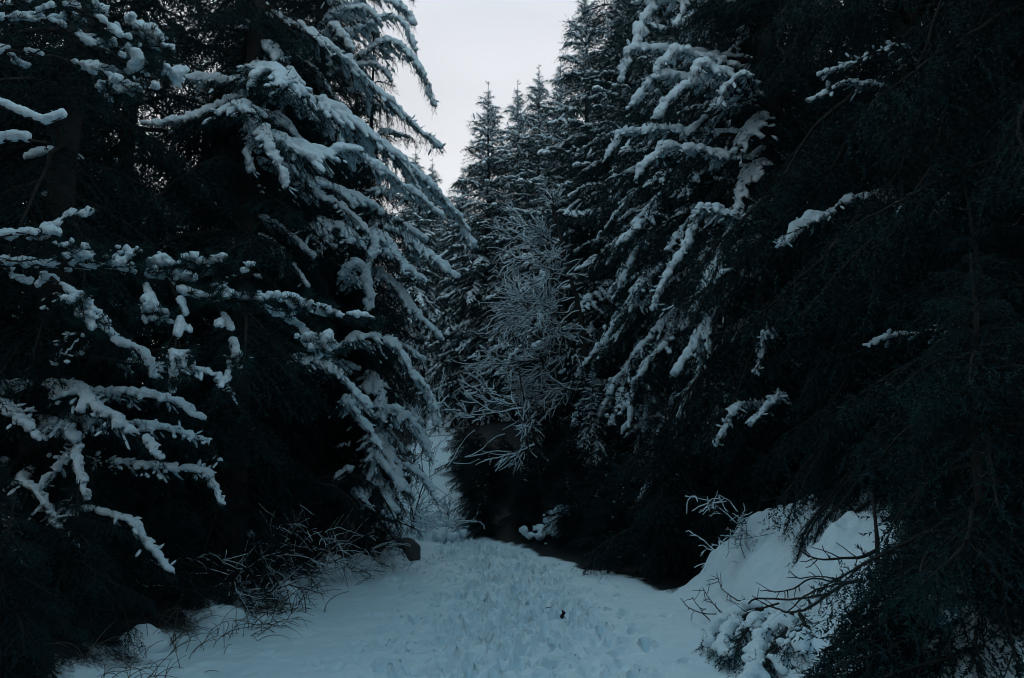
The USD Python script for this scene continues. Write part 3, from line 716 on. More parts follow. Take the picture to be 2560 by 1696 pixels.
# --- right: dark firs with hanging snow
B6 = tree_at(1800, 11.2)
t = thing('spruce_tree', 'dark tall spruce on the right with heavy hanging pads of snow on its upper boughs', 'tree', B6)
crown(t, 'R3', 17, 3.0, 'mid', 'bare', snowside=2.75, snowlow=3.0, snowshare=.45, z0=.4, gap=.55, per=6, low_dn=-34, z1=10.5)
for i, (pts, w, kw) in enumerate([
    (A((1520, -30, 10.6), (1499, 17, 10.6), (1482, 62, 10.6), (1466, 125, 10.6)), .38, dict(snow_r=.11)),
    (A((1470, 110, 10.6), (1449, 137, 10.6), (1432, 190, 10.6)), .3, dict(snow_r=.075)),
    (A((1580, 118, 10.2), (1561, 132, 10.2), (1528, 150, 10.2), (1513, 188, 10.2)), .3, dict(snow_r=.085)),
    (A((1625, 150, 10.0), (1611, 182, 10.0), (1573, 207, 10.0), (1544, 232, 10.0), (1515, 275, 10.0)), .34, dict(snow_r=.10)),
    (A((1540, 180, 10.3), (1499, 199, 10.3), (1475, 225, 10.3), (1458, 252, 10.3)), .3, dict(snow_r=.09)),
    (A((1720, 175, 10.0), (1693, 190, 10.0), (1673, 203, 10.0), (1657, 252, 10.0)), .3, dict(snow_r=.05)),
    (A((1545, 340, 10.2), (1528, 352, 10.2), (1490, 380, 10.2), (1470, 420, 10.2)), .3, dict(snow_r=.08)),
    (A((1470, 300, 10.8), (1430, 330, 10.8), (1400, 365, 10.8)), .35, dict(snow_r=.06)),
    (A((1640, 480, 9.8), (1620, 500, 9.8), (1598, 551, 9.8), (1580, 580, 9.8), (1550, 620, 9.8), (1524, 670, 9.8), (1510, 722, 9.8)), .3, dict(snow_r=.065)),
    (A((1690, 630, 9.8), (1652, 658, 9.8), (1586, 695, 9.8), (1530, 722, 9.8)), .24, dict(snow_r=.03, snow=.7)),
    (A((1590, -20, 10.3), (1580, 20, 10.3), (1560, 60, 10.3)), .3, dict(snow_r=.07)),
    (A((1770, 770, 9.8), (1760, 799, 9.8), (1747, 870, 9.8)), .2, dict(snow_r=.045)),
    (A((1800, 920, 9.4), (1776, 940, 9.4), (1733, 983, 9.4)), .24, dict(snow_r=.055)),
    (A((1700, 940, 9.6), (1690, 965, 9.6), (1655, 1035, 9.6)), .26, dict(snow_r=.045)),
]):
    hero(t, B6, pts, w, ('R3', i), **kw)

B7 = tree_at(2180, 8.6)
t = thing('spruce_tree', 'nearly black spruce right of the middle, a few thin limbs edged with snow', 'tree', B7)
crown(t, 'R4', 15, 3.3, 'mid', 'dark', z0=.3, gap=.55, per=6, low_dn=-30, z1=8.5)
for i, (pts, w, kw) in enumerate([
    (A((2080, 118, 7.9), (2058, 116, 7.9), (2008, 132, 7.9), (1946, 157, 7.9), (1898, 174, 7.9)), .22, dict(snow_r=.034)),
    (A((1960, 190, 7.9), (1929, 203, 7.9), (1866, 234, 7.9)), .2, dict(snow_r=.045)),
    (A((1960, 455, 8.2), (1925, 480, 8.2), (1863, 510, 8.2), (1803, 573, 8.2)), .36, dict(snow_r=.08)),
    (A((2175, 470, 6.9), (2140, 474, 6.9), (2099, 480, 6.9), (2082, 499, 6.9)), .16, dict(snow_r=.034)),
    (A((2200, 750, 6.9), (2132, 766, 6.9), (2049, 778, 6.9), (2010, 801, 6.9)), .26, dict(snow_r=.03)),
    (A((1900, 620, 7.9), (1850, 660, 7.9), (1800, 720, 7.9)), .4, dict(snow=.1)),
    (A((1960, 800, 7.8), (1890, 860, 7.8), (1840, 940, 7.8)), .45, dict(snow=.15)),
    (A((1950, 950, 7.8), (1900, 1030, 7.8), (1850, 1130, 7.8), (1815, 1230, 7.8)), .45, dict(snow=.1)),
    (A((2000, 1080, 7.6), (1920, 1150, 7.5), (1865, 1220, 7.4), (1840, 1300, 7.4)), .5, dict(snow=.03)),
    (A((2040, 1060, 7.3), (1960, 1140, 7.2), (1900, 1210, 7.2), (1870, 1290, 7.2)), .5, dict(snow=.03)),
    (A((2100, 1100, 7.2), (2010, 1160, 7.1), (1940, 1220, 7.1), (1910, 1280, 7.1)), .5, dict(snow=.03)),
    (A((2050, 1000, 7.4), (1980, 1080, 7.4), (1900, 1180, 7.4), (1850, 1265, 7.4)), .42, dict(snow=.12)),
]):
    kw.setdefault('snow', .72)
    hero(t, B7, pts, w, ('R4', i), **kw)

B8 = on_ground(4.4, 5.7)
t = thing('spruce_tree', 'black spruce filling the right edge, lower boughs resting on the snow bank', 'tree', B8)
crown(t, 'R5', 13, 2.7, 'mid', 'dark', z0=.5, gap=.5, per=6, low_dn=-30, z1=6.5)
for i, (pts, w, kw) in enumerate([
    (A((2330, 1180, 5.4), (2230, 1240, 5.3), (2120, 1290, 5.2), (2010, 1335, 5.1)), .40, {}),
    (A((2330, 1260, 5.1), (2180, 1310, 5.0), (2050, 1370, 4.9), (1945, 1430, 4.9)), .42, {}),
    (A((2340, 1330, 4.9), (2180, 1380, 4.8), (2030, 1440, 4.7), (1900, 1505, 4.7)), .42, {}),
    (A((2340, 1400, 4.7), (2180, 1450, 4.6), (2020, 1510, 4.5), (1850, 1580, 4.5)), .42, {}),
    (A((2350, 1480, 4.5), (2180, 1530, 4.4), (2020, 1590, 4.3), (1900, 1650, 4.3)), .42, {}),
    (A((2360, 1230, 5.6), (2280, 1260, 5.5), (2200, 1330, 5.4), (2120, 1400, 5.3), (2080, 1450, 5.3)), .45, {}),
    (A((2360, 1330, 5.2), (2250, 1400, 5.1), (2130, 1500, 5.0), (2050, 1580, 5.0)), .45, {}),
    (A((2370, 1420, 4.8), (2270, 1490, 4.7), (2180, 1570, 4.6)), .5, {}),
]):
    for k in range(4):
        pk = np.array(pts) + np.array([(0, 0, 0), (.06, .10, -.07), (.10, -.12, -.12), (.16, .16, .04)][k])
        pk[0] = pk[0] + (pk[0] - pk[1]) * 1.6
        add_bough(t, bough(pk, w + .12, ('R5', i, k), 'mid', snow=.04, weep=1.0, droop=.5, r0=.014, start=.01), origin=B8)

# --- the rest of the forest: three grown spruces, repeated
PROT = {}
def proto(key, name, label, loc, H, R, kind, scale=None, group=None, lod='lo', **kw):
    t = thing(name, label, 'tree', loc, group, 0.01, scale)
    crown(t, key, H, R, lod, kind, **kw)
    PROT[key] = (t, H)
    return t

def top_of(px, py, d):
    b = tree_at(px, d)
    return b, A((px, py, d))[0][2] - b[2]

def grow(key, name, label, px, py, d, rot, group=None):
    b, H = top_of(px, py, d)
    return dup(PROT[key][0], name, label, 'tree', b, rot, H / PROT[key][1], group)

b, H = top_of(1123, 190, 32)
proto('slim', 'spruce_tree', 'slim spruce with thin bare leader, leftmost spire of the row right of the sky gap', b, H, 3.3, 'upright', z0=1.2, gap=.31, per=7, low_dn=-24, tip_bare=1.1, drop=.1)
b, H = top_of(1368, -30, 25)
proto('tall', 'spruce_tree', 'tallest spire of the row, its dark trunk line showing against the sky at top', b, H, 3.6, 'upright', z0=.8, gap=.32, per=7, low_dn=-30, tip_bare=.6, drop=.08)
b, H = top_of(1570, -200, 16.5)
proto('broad', 'spruce_tree', 'broad spruce right of the snowy bare tree, tiers of small snow pads sloping left', b, H, 3.1, 'laden', z0=.25, gap=.31, per=7, low_dn=-38, drop=.06)
tp = proto('plain', 'spruce_tree', 'dark forest spruce glimpsed behind the left front trees', on_ground(-6.2, 12), 15, 3.3, 'bare', z0=.3, gap=.5, per=7, low_dn=-32, drop=.08, group='spruces behind the left front trees')
for args in [
    ('slim', 'spruce_tree', 'second spire from the left in the row, half hidden between two taller spruces', 1195, 186, 37, 80),
    ('slim', 'spruce_tree', 'third spire from the left, pointed spruce with a long bare leader tip', 1253, 148, 31, 200),
    ('slim', 'spruce_tree', 'fourth narrow spire just left of the tallest spruce of the row', 1304, 130, 36, 310),
    ('tall', 'spruce_tree', 'spruce rising out of the frame between the tallest spire and the dark right trees', 1470, -120, 22, 130),
    ('broad', 'spruce_tree', 'short broad spruce at the left foot of the spires, snow pads facing the sky', 1068, 385, 35, 140),
    ('slim', 'spruce_tree', 'tiny distant spruce tip just right of the longest left bough', 948, 338, 46, 20),
    ('slim', 'spruce_tree', 'tiny distant spruce tip standing lowest in the sky gap', 993, 366, 46, 250),
    ('broad', 'spruce_tree', 'rounded distant spruce behind the end of the longest left bough', 960, 400, 40, 10),
    ('slim', 'spruce_tree', 'small spruce at the bottom of the sky gap, left of the broad one', 1030, 440, 42, 100),
    ('broad', 'spruce_tree', 'dark spruce behind the bare snowy tree, below the third spire', 1270, 330, 25, 60),
    ('broad', 'spruce_tree', 'dark spruce closing the view above the hillside path', 1150, 520, 31, 220),
    ('broad', 'spruce_tree', 'lower spruce right of the hollow, boughs sweeping to the ground', 1640, 620, 13.0, 30),
    ('broad', 'spruce_tree', 'dark spruce between the broad spruce and the hanging snow pads', 1690, -150, 14.5, 300),
    ('broad', 'spruce_tree', 'short spruce at the foot of the bare snowy tree, right of the hillside path', 1230, 880, 19, 180),
    ('broad', 'spruce_tree', 'low dark spruce behind the path end, left of the pale snow patch', 1370, 840, 17, 270),
]:
    grow(*args)
for i, (x, y, H, rot, key) in enumerate([(-5.0, 15.5, 16, 100, 'plain'), (-7.5, 9.5, 15, 200, 'plain'), (-6.5, 18, 17, 10, 'plain'), (-9, 13.5, 18, 80, 'plain'), (-5.5, 22, 15, 300, 'plain'),
                                         (-10, 18, 17, 150, 'plain'), (-8, 24, 17, 250, 'plain'), (-5.8, 28, 14, 20, 'plain'), (-7, 34, 14, 70, 'plain'), (-11, 30, 16, 170, 'plain'), (-12, 11, 17, 220, 'plain'), (-8.5, 6.5, 14, 120, 'plain')]):
    dup(PROT[key][0], 'spruce_tree', 'dark forest spruce glimpsed behind the left front trees', 'tree', on_ground(x, y), rot, H / PROT[key][1], 'spruces behind the left front trees')
for i, (x, y, H, rot, key) in enumerate([(4.6, 14.5, 17, 40, 'plain'), (6.5, 12, 16, 130, 'plain'), (6.8, 17, 18, 210, 'plain'), (4.4, 19, 18, 330, 'plain'), (7.5, 9.0, 16, 90, 'plain'), (3.8, 23, 19, 60, 'plain'),
                                         (7.5, 22, 18, 190, 'plain'), (9.5, 14, 17, 10, 'plain'), (8, 6, 14, 280, 'plain'), (5, 29, 17, 160, 'plain'), (10, 19, 18, 100, 'plain')]):
    dup(PROT[key][0], 'spruce_tree', 'dark forest spruce glimpsed behind the right front trees', 'tree', on_ground(x, y), rot, H / PROT[key][1], 'spruces behind the right front trees')


for i, (x, y, H, rot, key) in enumerate([(-5.0, 0.6, 14, 40, 'plain'), (-3.0, -3.4, 15, 100, 'plain'), (4.7, 0.2, 14, 210, 'plain'), (2.9, -3.6, 15, 330, 'plain'), (-0.4, -8.0, 17, 90, 'plain'), (5.2, -8.5, 17, 60, 'plain'), (-5.6, -8.0, 17, 190, 'plain'), (-8.5, -1, 17, 20, 'plain'), (8.5, -2, 17, 70, 'plain')]):  # out-of-view spruces, added to cut the skylight on the path
    dup(PROT[key][0], 'spruce_tree', 'unseen spruce added behind the viewpoint to shade the path', 'tree', on_ground(x, y), rot, H / PROT[key][1], 'unseen spruces added behind the viewpoint to shade the path')

# ------------------------------------------------------------------ bare woody plants
def branch_out(p, d, L, r, level, rng, bias, spread, out, droop=.0, kids=(5, 8), wig=.17):
    n = max(4, int(L / .12))
    P, q = [np.array(p, float)], unit(np.array(d, float))
    for i in range(n):
        q = unit(q + rng.normal(0, wig, 3) + np.asarray(bias) * .06 - np.array([0, 0, droop * i / n * .14]))
        P.append(P[-1] + q * L / n)
    P = np.array(P)
    out.append((P, r, r * .45 if level else r * .35))
    if level <= 0:
        return
    for k in range(rng.integers(*kids)):
        i = int(n * rng.uniform(.25, 1.0))
        T = unit(P[min(i + 1, n)] - P[max(i - 1, 0)])
        side = unit(np.cross(T, rng.normal(size=3)))
        branch_out(P[i], unit(T + side * spread * rng.uniform(.6, 1.2)), L * rng.uniform(.35, .62), r * .52, level - 1, rng, bias, spread, out, droop, kids, wig)

def bare_plant(name, label, cat, base, stems, level=2, bias=(0, 0, .3), spread=.8, snow_r=None, seed=0, droop=0., sides=4, kids=(5, 8), rmin=.004, cover=.85, trunk=None, group=None, wig=.17):
    t = thing(name, label, cat, base, group)
    if trunk is not None:
        part(t, 'trunk', tube(trunk[0] - base, trunk[1], 8), BARK, smooth=True)
    for i, (p, d, L, r) in enumerate(stems):
        rng = seed_of('plant', seed, i)
        out = []
        branch_out(np.asarray(p) - base if np.ndim(p) else np.zeros(3), d, L, r, level, rng, bias, spread, out, droop, kids, wig)
        b = part(t, 'branch', join([tube(P, np.maximum(np.linspace(a, e, len(P)), rmin), sides) for P, a, e in out]), TWIG, smooth=True)
        if snow_r and b:
            ms = []
            for P, a, e in out:
                if rng.random() > cover:
                    continue
                R = np.maximum(np.linspace(a, e, len(P)), rmin)
                tt = unit(np.gradient(P, axis=0))
                flat = np.sqrt(np.clip(1 - tt[:, 2]**2, .05, 1))
                sr = (snow_r * (.45 + .95 * meshkit.noise(P * 8 + i, 4)) * (.4 + .6 * flat) * np.linspace(1, .6, len(P)) + R * .4)
                ms.append(tube(P + np.column_stack([0 * R, 0 * R, (R * .6 + sr * .55)]), sr, 5))
            part(b, 'snow', join(ms), SNOW, smooth=True)
    return t

# the pale bare tree whose snow-lined twigs fan out towards the path
bt = tree_at(1368, 19.5)
trunk = spline(np.vstack([bt, A((1360, 900, 19.5), (1343, 740, 19.5), (1318, 640, 19.4), (1298, 560, 19.4), (1278, 470, 19.4))]), .2)
st = []
rngb = seed_of('baretree')
for px, py, d, tx, ty, td in [(1308, 605, 19.4, 1148, 575, 18.8), (1303, 590, 19.4, 1163, 520, 19.0), (1313, 625, 19.4, 1118, 620, 18.6), (1318, 650, 19.4, 1108, 690, 18.5), (1323, 670, 19.4, 1098, 740, 18.4), (1333, 700, 19.5, 1128, 800, 18.4),
                              (1298, 560, 19.4, 1198, 470, 19.0), (1288, 520, 19.4, 1223, 440, 19.2), (1340, 740, 19.5, 1158, 850, 18.6), (1348, 800, 19.5, 1148, 880, 18.5), (1298, 570, 19.4, 1228, 540, 18.5), (1318, 640, 19.4, 1208, 640, 18.3),
                              (1328, 690, 19.4, 1188, 720, 18.2), (1338, 720, 19.4, 1218, 800, 18.2), (1353, 850, 19.5, 1198, 930, 18.6), (1358, 900, 19.5, 1118, 900, 18.4)]:
    a, b = A((px, py, d), (tx, ty, td))
    st.append((a, unit(b - a), np.linalg.norm(b - a) * .82, .022))
bare_plant('bare_tree', 'leafless tree with fine snow-lined twigs fanning out left, right of the hillside path', 'tree', bt, st, level=2, bias=(-.2, 0, .22), spread=.62, snow_r=.0115, seed='baretree', droop=.35, kids=(9, 13), rmin=.0045, wig=.21, cover=.68, trunk=(trunk, np.linspace(.10, .03, len(trunk))))

bs = tree_at(1255, 16.5)
st = []
for px, py, d, tx, ty, td in [(1215, 945, 16.4, 1060, 915, 16.0), (1235, 1030, 16.4, 1150, 1090, 15.8), (1225, 960, 16.4, 1130, 850, 16.0), (1240, 1060, 16.4, 1150, 1010, 15.6)]:
    a, b = A((px, py, d), (tx, ty, td)); st.append((a, unit(b - a), np.linalg.norm(b - a), .020))
tr = spline(np.vstack([bs, A((1245, 1080, 16.5), (1232, 1000, 16.4), (1215, 940, 16.4), (1200, 860, 16.4))]), .15)
bare_plant('bare_shrub', 'bare shrub with one long snow-topped branch arching over the hillside path', 'shrub', bs, st, level=2, bias=(-.2, 0, .05), spread=.7, snow_r=.012, seed='arch', droop=.7, kids=(5, 9), rmin=.006, trunk=(tr, np.linspace(.035, .012, len(tr))))

bs = tree_at(960, 16.5)
bare_plant('bare_shrub', 'thin twiggy shrub dusted with snow behind the lowest left boughs', 'shrub', bs, [(0, (rngb.normal(0, .35), rngb.normal(0, .3), 1), rngb.uniform(1.6, 2.9), .014) for _ in range(4)], level=2, bias=(-.1, 0, .3), spread=.7, snow_r=.010, seed='left', kids=(5, 8), rmin=.0045, cover=.7)
for i, (px, d, n, h, lab) in enumerate([(700, 10.2, 10, 1.05, 'tangle of bare twigs under the left spruces beside the verge mounds'), (610, 8.9, 9, 1.1, 'low bare bramble under the big left spruce, twigs lightly dusted'),
                                        (790, 11.2, 8, 1.15, 'bare twiggy bush at the foot of the tiered left spruce')]):
    b = tree_at(px, d) - np.array([.35, 0, 0])
    bare_plant('bare_bush', lab, 'bush', b, [(0, (rngb.normal(.2, .6), rngb.normal(-.2, .5), .8), h * rngb.uniform(.6, 1.15), .009) for _ in range(n)], level=2, bias=(.1, -.1, -.2), spread=.9, snow_r=.0038, seed=('bush', i), droop=1.2, kids=(6, 9), rmin=.0028, cover=.32)

# twiggy branches half hanging over the right hollow
b = tree_at(1790, 9.9)
st = []
for px, py, d, tx, ty, td in [(1740, 1255, 9.6, 1640, 1190, 9.2), (1730, 1240, 9.6, 1520, 1200, 9.2), (1700, 1210, 9.4, 1560, 1140, 9.2), (1745, 1270, 9.6, 1640, 1250, 9.2), (1735, 1220, 9.6, 1690, 1140, 9.3)]:
    a, c = A((px, py, d), (tx, ty, td)); st.append((a, unit(c - a), np.linalg.norm(c - a) * .8, .008))
tr = spline(np.vstack([b, A((1765, 1290, 9.7), (1745, 1260, 9.6), (1730, 1225, 9.5))]), .1)
bare_plant('bare_shrub', 'bare shrub with small snow beads along its twigs above the dark right hollow', 'shrub', b, st, level=2, bias=(-.1, 0, .1), spread=.8, snow_r=.007, seed='hollow', droop=1.3, kids=(6, 10), rmin=.0025, trunk=(tr, np.linspace(.016, .009, len(tr))), cover=.4, wig=.3)

# ------------------------------------------------------------------ right bank: arching twigs, sapling, buried young spruce, hump of snow
def over_snow(P, lift=.10):
    out = []
    for p in np.asarray(P):
        v = p - np.array([0, 0, CAM_Z]); ts = np.linspace(.5, 1.6, 400)
        q = np.array([0, 0, CAM_Z]) + v * ts[:, None]
        hit = np.nonzero(q[:, 2] < height(q[:, 0], q[:, 1]) + lift)[0]
        out.append(q[hit[0]] if len(hit) else p)
    out = np.array(out)
    y = out[:, 1].copy()
    for _ in range(2):
        y[1:-1] = np.minimum(y[1:-1], (y[:-2] + y[2:]) / 2)
    return np.array([0, 0, CAM_Z]) + (out - [0, 0, CAM_Z]) * (y / out[:, 1])[:, None]

def twig_curve(parent, base, P, r0, r1, seed, n=5, name='branch'):
    rng = seed_of('tw', seed)
    ax = spline(P, .05)
    ax = ax + np.cumsum(rng.normal(0, .0025, ax.shape), 0)
    ms = [tube(ax - base, np.linspace(r0, r1, len(ax)), 6)]
    for _ in range(n):
        i = rng.integers(2, len(ax) - 1)
        T = unit(ax[i] - ax[i - 1]); d = unit(T + unit(np.cross(T, rng.normal(size=3))) * .8)
        q = ax[i] + d * np.linspace(0, rng.uniform(.08, .22), 4)[:, None] + np.cumsum(rng.normal(0, .006, (4, 3)), 0)
        ms.append(tube(q - base, np.linspace(.0045, .0025, 4), 4))
    return part(parent, name, join(ms), TWIG, smooth=True)

b = on_ground(*over_snow(A((1990, 1345, 6.9)), .02)[0][:2])
t = thing('bare_shrub', 'bare dark shrub with thin twigs arching low across the snowy right bank', 'shrub', b)
for i, (P, r) in enumerate([
    (A((1911, 1373, 6.9), (1840, 1385, 7.0), (1746, 1386, 7.1), (1727, 1396, 7.1), (1704, 1409, 7.15), (1667, 1420, 7.2), (1629, 1420, 7.2), (1592, 1407, 7.25), (1573, 1386, 7.3)), .010),
    (A((1800, 1395, 7.0), (1731, 1420, 7.0), (1704, 1441, 7.0), (1674, 1451, 7.0), (1648, 1437, 7.05), (1629, 1418, 7.1), (1599, 1381, 7.15)), .009),
    (A((1990, 1340, 6.9), (1948, 1351, 6.9), (1911, 1373, 6.9), (1873, 1400, 6.9), (1836, 1411, 6.95), (1798, 1403, 7.0), (1764, 1388, 7.0), (1738, 1370, 7.05)), .012),
    (A((1990, 1342, 6.9), (1948, 1351, 6.9), (1892, 1366, 6.8), (1862, 1381, 6.8), (1839, 1403, 6.8), (1809, 1426, 6.8), (1779, 1435, 6.8)), .009),
    (A((2000, 1345, 6.9), (1948, 1347, 7.0), (1918, 1340, 7.05), (1884, 1334, 7.1), (1847, 1340, 7.1), (1828, 1325, 7.15)), .009),
    (A((1918, 1345, 7.0), (1884, 1336, 7.1), (1862, 1343, 7.1), (1836, 1362, 7.1), (1798, 1370, 7.1), (1761, 1370, 7.1)), .007),
    (A((1750, 1388, 7.1), (1712, 1390, 7.2), (1689, 1381, 7.2), (1667, 1362, 7.25), (1658, 1332, 7.3)), .007),
    (A((1670, 1418, 7.2), (1648, 1394, 7.2), (1633, 1375, 7.25), (1624, 1358, 7.3)), .006),
]):
    twig_curve(t, b, over_snow(P, .05 + .10 * r / .012), r, .004, ('arch', i), 6)
b = on_ground(*over_snow(A((2030, 1315, 7.6)), .02)[0][:2]); sd = b[1]
t = thing('sapling', 'dark thin sapling trunk standing in the snow of the right bank, one limb bent left', 'sapling', b)
part(t, 'trunk', tube(np.vstack([b, A((2030, 1313, sd), (2027, 1240, sd), (2022, 1190, sd + .1), (2015, 1140, sd + .3))]) - b, np.array([.020, .018, .016, .013, .008]), 8), TWIG, smooth=True)
twig_curve(t, b, A((2027, 1272, sd), (1997, 1287, sd - .1), (1948, 1293, sd - .2), (1903, 1295, sd - .3), (1869, 1287, sd - .3), (1845, 1275, sd - .3)), .014, .004, 'sap1', 12)
twig_curve(t, b, A((2027, 1290, sd), (2060, 1300, sd), (2085, 1270, sd)), .010, .004, 'sap2', 6)

def mound(name, label, cat, C, R, vox=.03, lump=.4, seed=0, squash=.75, inner=None, group=None):
    C = np.asarray(C, float)
    b = np.array([*C[:, :2].mean(0), 0]); b = on_ground(b[0], b[1])
    t = thing(name, label, cat, b, group)
    m = blobs(C, R, vox, squash=squash, lump=lump, seed=seed)
    part(t, 'snow', (m[0] - b, m[1]), SNOW, smooth=True)
    if inner is not None:
        part(t, *inner(b))
    return t

b = tree_at(1760, 7.2)
t = thing('young_spruce', 'small spruce bent down, half buried in snow at the near corner of the right bank', 'tree', b)
for i, (pts, w) in enumerate([
    (A((1760, 1405, 7.2), (1720, 1410, 7.1), (1680, 1430, 7.0), (1648, 1462, 6.95), (1635, 1490, 6.95)), .26), (A((1780, 1420, 7.1), (1740, 1440, 6.9), (1715, 1480, 6.8), (1700, 1530, 6.7)), .30),
    (A((1800, 1430, 7.0), (1780, 1460, 6.7), (1760, 1510, 6.5), (1745, 1560, 6.4)), .32), (A((1830, 1420, 7.0), (1820, 1450, 6.6), (1800, 1500, 6.3), (1790, 1550, 6.2)), .34),
    (A((1740, 1420, 7.1), (1700, 1440, 7.0), (1675, 1480, 6.9), (1672, 1520, 6.8)), .24), (A((1850, 1420, 6.9), (1860, 1455, 6.5), (1850, 1510, 6.2)), .3), (A((1780, 1520, 6.3), (1745, 1560, 6.1), (1720, 1600, 5.9)), .3),
]):
    hero(t, b, over_snow(pts, .10), w, ('young', i), snow_r=.07, snow=.62, root=False, start=.02, droop=.5)

# ------------------------------------------------------------------ left verge: snowed-over humps, boulder, stems
def hump(label, px, py, d, w, h, seed, name='snow_mound', group=None):
    c = A((px, py, d))[0]; rng = seed_of('hump', seed)
    z0 = float(height(c[0], c[1]))
    C, R = [], []
    for _ in range(22):
        a, q = rng.random() * 6.28, rng.random()**.5
        x, y = c[0] + math.cos(a) * q * w / 2, c[1] + math.sin(a) * q * w / 2
        C.append((x, y, z0 + max(.02, (h - .07) * (1 - q**2.2) * rng.uniform(.6, 1.05)))); R.append(rng.uniform(.09, .16) * min(1.2, w / .6 + .25))
    for x in np.linspace(-.5, .5, 7):
        for y in np.linspace(-.5, .5, 7):
            if x * x + y * y < .26:
                C.append((c[0] + x * w, c[1] + y * w, z0)); R.append(.12 * min(1, w / .4 + .2))
    return mound(name, label, 'snow mound', C, R, vox=.032, lump=.28, seed=seed, squash=.8, group=group)
hump('flat-topped hump of snow on the left verge, widest of the verge mounds', 775, 1345, 11.6, .5, .24, 1)
hump('rounded hump of snow next to the flat-topped one on the left verge', 832, 1348, 11.9, .4, .22, 2)
hump('narrow snow hump on the left verge leaning against the dark boulder', 905, 1315, 12.8, .30, .30, 3)
hump('snow-capped stump hump left of the path under the big left spruce', 655, 1385, 9.7, .22, .24, 4)
hump('low snow hump among bent grass near the bottom left corner', 505, 1450, 8.2, .32, .16, 5)
hump('snow clod with twigs at the dark bottom left under the foreground spruce', 330, 1500, 7.0, .24, .16, 6)
c = A((938, 1288, 13.2))[0]; c[2] = float(height(c[0], c[1]))
import trimesh
ic = trimesh.creation.icosphere(3, 1.0)
V = np.array(ic.vertices); V = V * np.array([.24, .24, .22]) * (1 + .25 * (meshkit.noise(V * 2 + 3, 5) - .5))[:, None]
t = thing('boulder', 'dark rounded boulder with a thin snow cap at the left edge of the path', 'boulder', c - [0, 0, .02])
part(t, 'stone', (V + [0, 0, .15], ic.faces), STONE, smooth=True)
rngb = seed_of('cap')
part(t, 'snow_cap', blobs([(rngb.normal(-.05, .10), rngb.normal(.05, .07), .37 + rngb.normal(0, .01)) for _ in range(14)], [.07] * 14, .025, squash=.7), SNOW, smooth=True)

def stems(name, label, cat, base, n, h, seed, lean=(0, 0), curl=.6, r=.0035, spread=.25, mat=None):
    rng = seed_of('stems', seed)
    b = on_ground(*base, sink=.03)
    t = thing(name, label, cat, b)
    for k in range(n):
        p = np.array([rng.normal(0, spread), rng.normal(0, spread), 0]); p[2] = float(height(b[0] + p[0], b[1] + p[1])) - b[2] - .03
        q = unit(np.array([rng.normal(lean[0], .35), rng.normal(lean[1], .35), 1.0])); L = h * rng.uniform(.5, 1.2); P = [p]
        bend = np.array([rng.normal(lean[0], .6), rng.normal(lean[1], .6), -curl])
        for i in range(8):
            q = unit(q + bend * .22); P.append(P[-1] + q * L / 8)
        part(t, 'stem', tube(np.array(P), np.linspace(r, r * .5, 9), 4), mat or GRASS)
    return t
def xy(px, py, d):
    c = A((px, py, d))[0]; return c[0], c[1]
stems('dry_grass_tuft', 'arching tuft of dark dead grass bent over the snow at the lower left verge', 'grass', xy(570, 1460, 8.0), 42, .55, 1, lean=(.35, -.1), curl=.9, spread=.22)
stems('dry_grass_tuft', 'sparse dark stalks poking from snow at the bottom left corner', 'grass', xy(340, 1500, 7.0), 26, .38, 2, curl=.2, spread=.3)
stems('weed_stalks', 'cluster of thin bent weed stalks standing beside the path on the left', 'weed', xy(690, 1440, 8.8), 12, .50, 3, lean=(.05, 0), curl=.35, r=.0055, spread=.14, mat=TWIG)
stems('dry_grass_tuft', 'short dry grass poking through snow right of the dark boulder', 'grass', xy(955, 1325, 12.9), 40, .22, 4, curl=.3, spread=.28)
stems('dry_grass_tuft', 'thin dry stalks between the snow humps on the left verge', 'grass', xy(880, 1345, 12.2), 26, .26, 5, curl=.2, spread=.22)
stems('weed_stalks', 'single bent weed stalk alone in smooth snow left of the footprints', 'weed', xy(822, 1395, 10.5), 2, .30, 6, curl=.3, r=.005, spread=.03, mat=TWIG)
stems('weed_stalks', 'dark stalks with sparse leaves beside the stump hump', 'weed', xy(655, 1420, 9.3), 9, .42, 7, curl=.25, r=.005, spread=.1, mat=TWIG)
c = np.array([*xy(1301, 1438, 8.3), 0]); c[2] = float(height(c[0], c[1]))
t = thing('dead_leaf', 'small dark curled dead leaf lying alone on the trodden snow of the path', 'leaf', c)
u = np.linspace(-1, 1, 9); L_, W_ = .05, .02
Pl = np.array([(W_ * (1 - a * a)**.6 * s + .012 * math.sin(a * 4), .01 * s * s, .045 + a * L_ + .012 * s * s) for a in u for s in (-1, 0, 1)])
q = [(i * 3 + j, i * 3 + j + 1, i * 3 + j + 4, i * 3 + j + 3) for i in range(8) for j in (0, 1)]
part(t, 'blade', (Pl, np.array(q)), TWIG, smooth=True)
part(t, 'stalk', tube(np.array([(0, 0, -.01), (.012, 0, .03), (.0, .0, .06), (.03, 0, .02)]), .003, 5), TWIG)




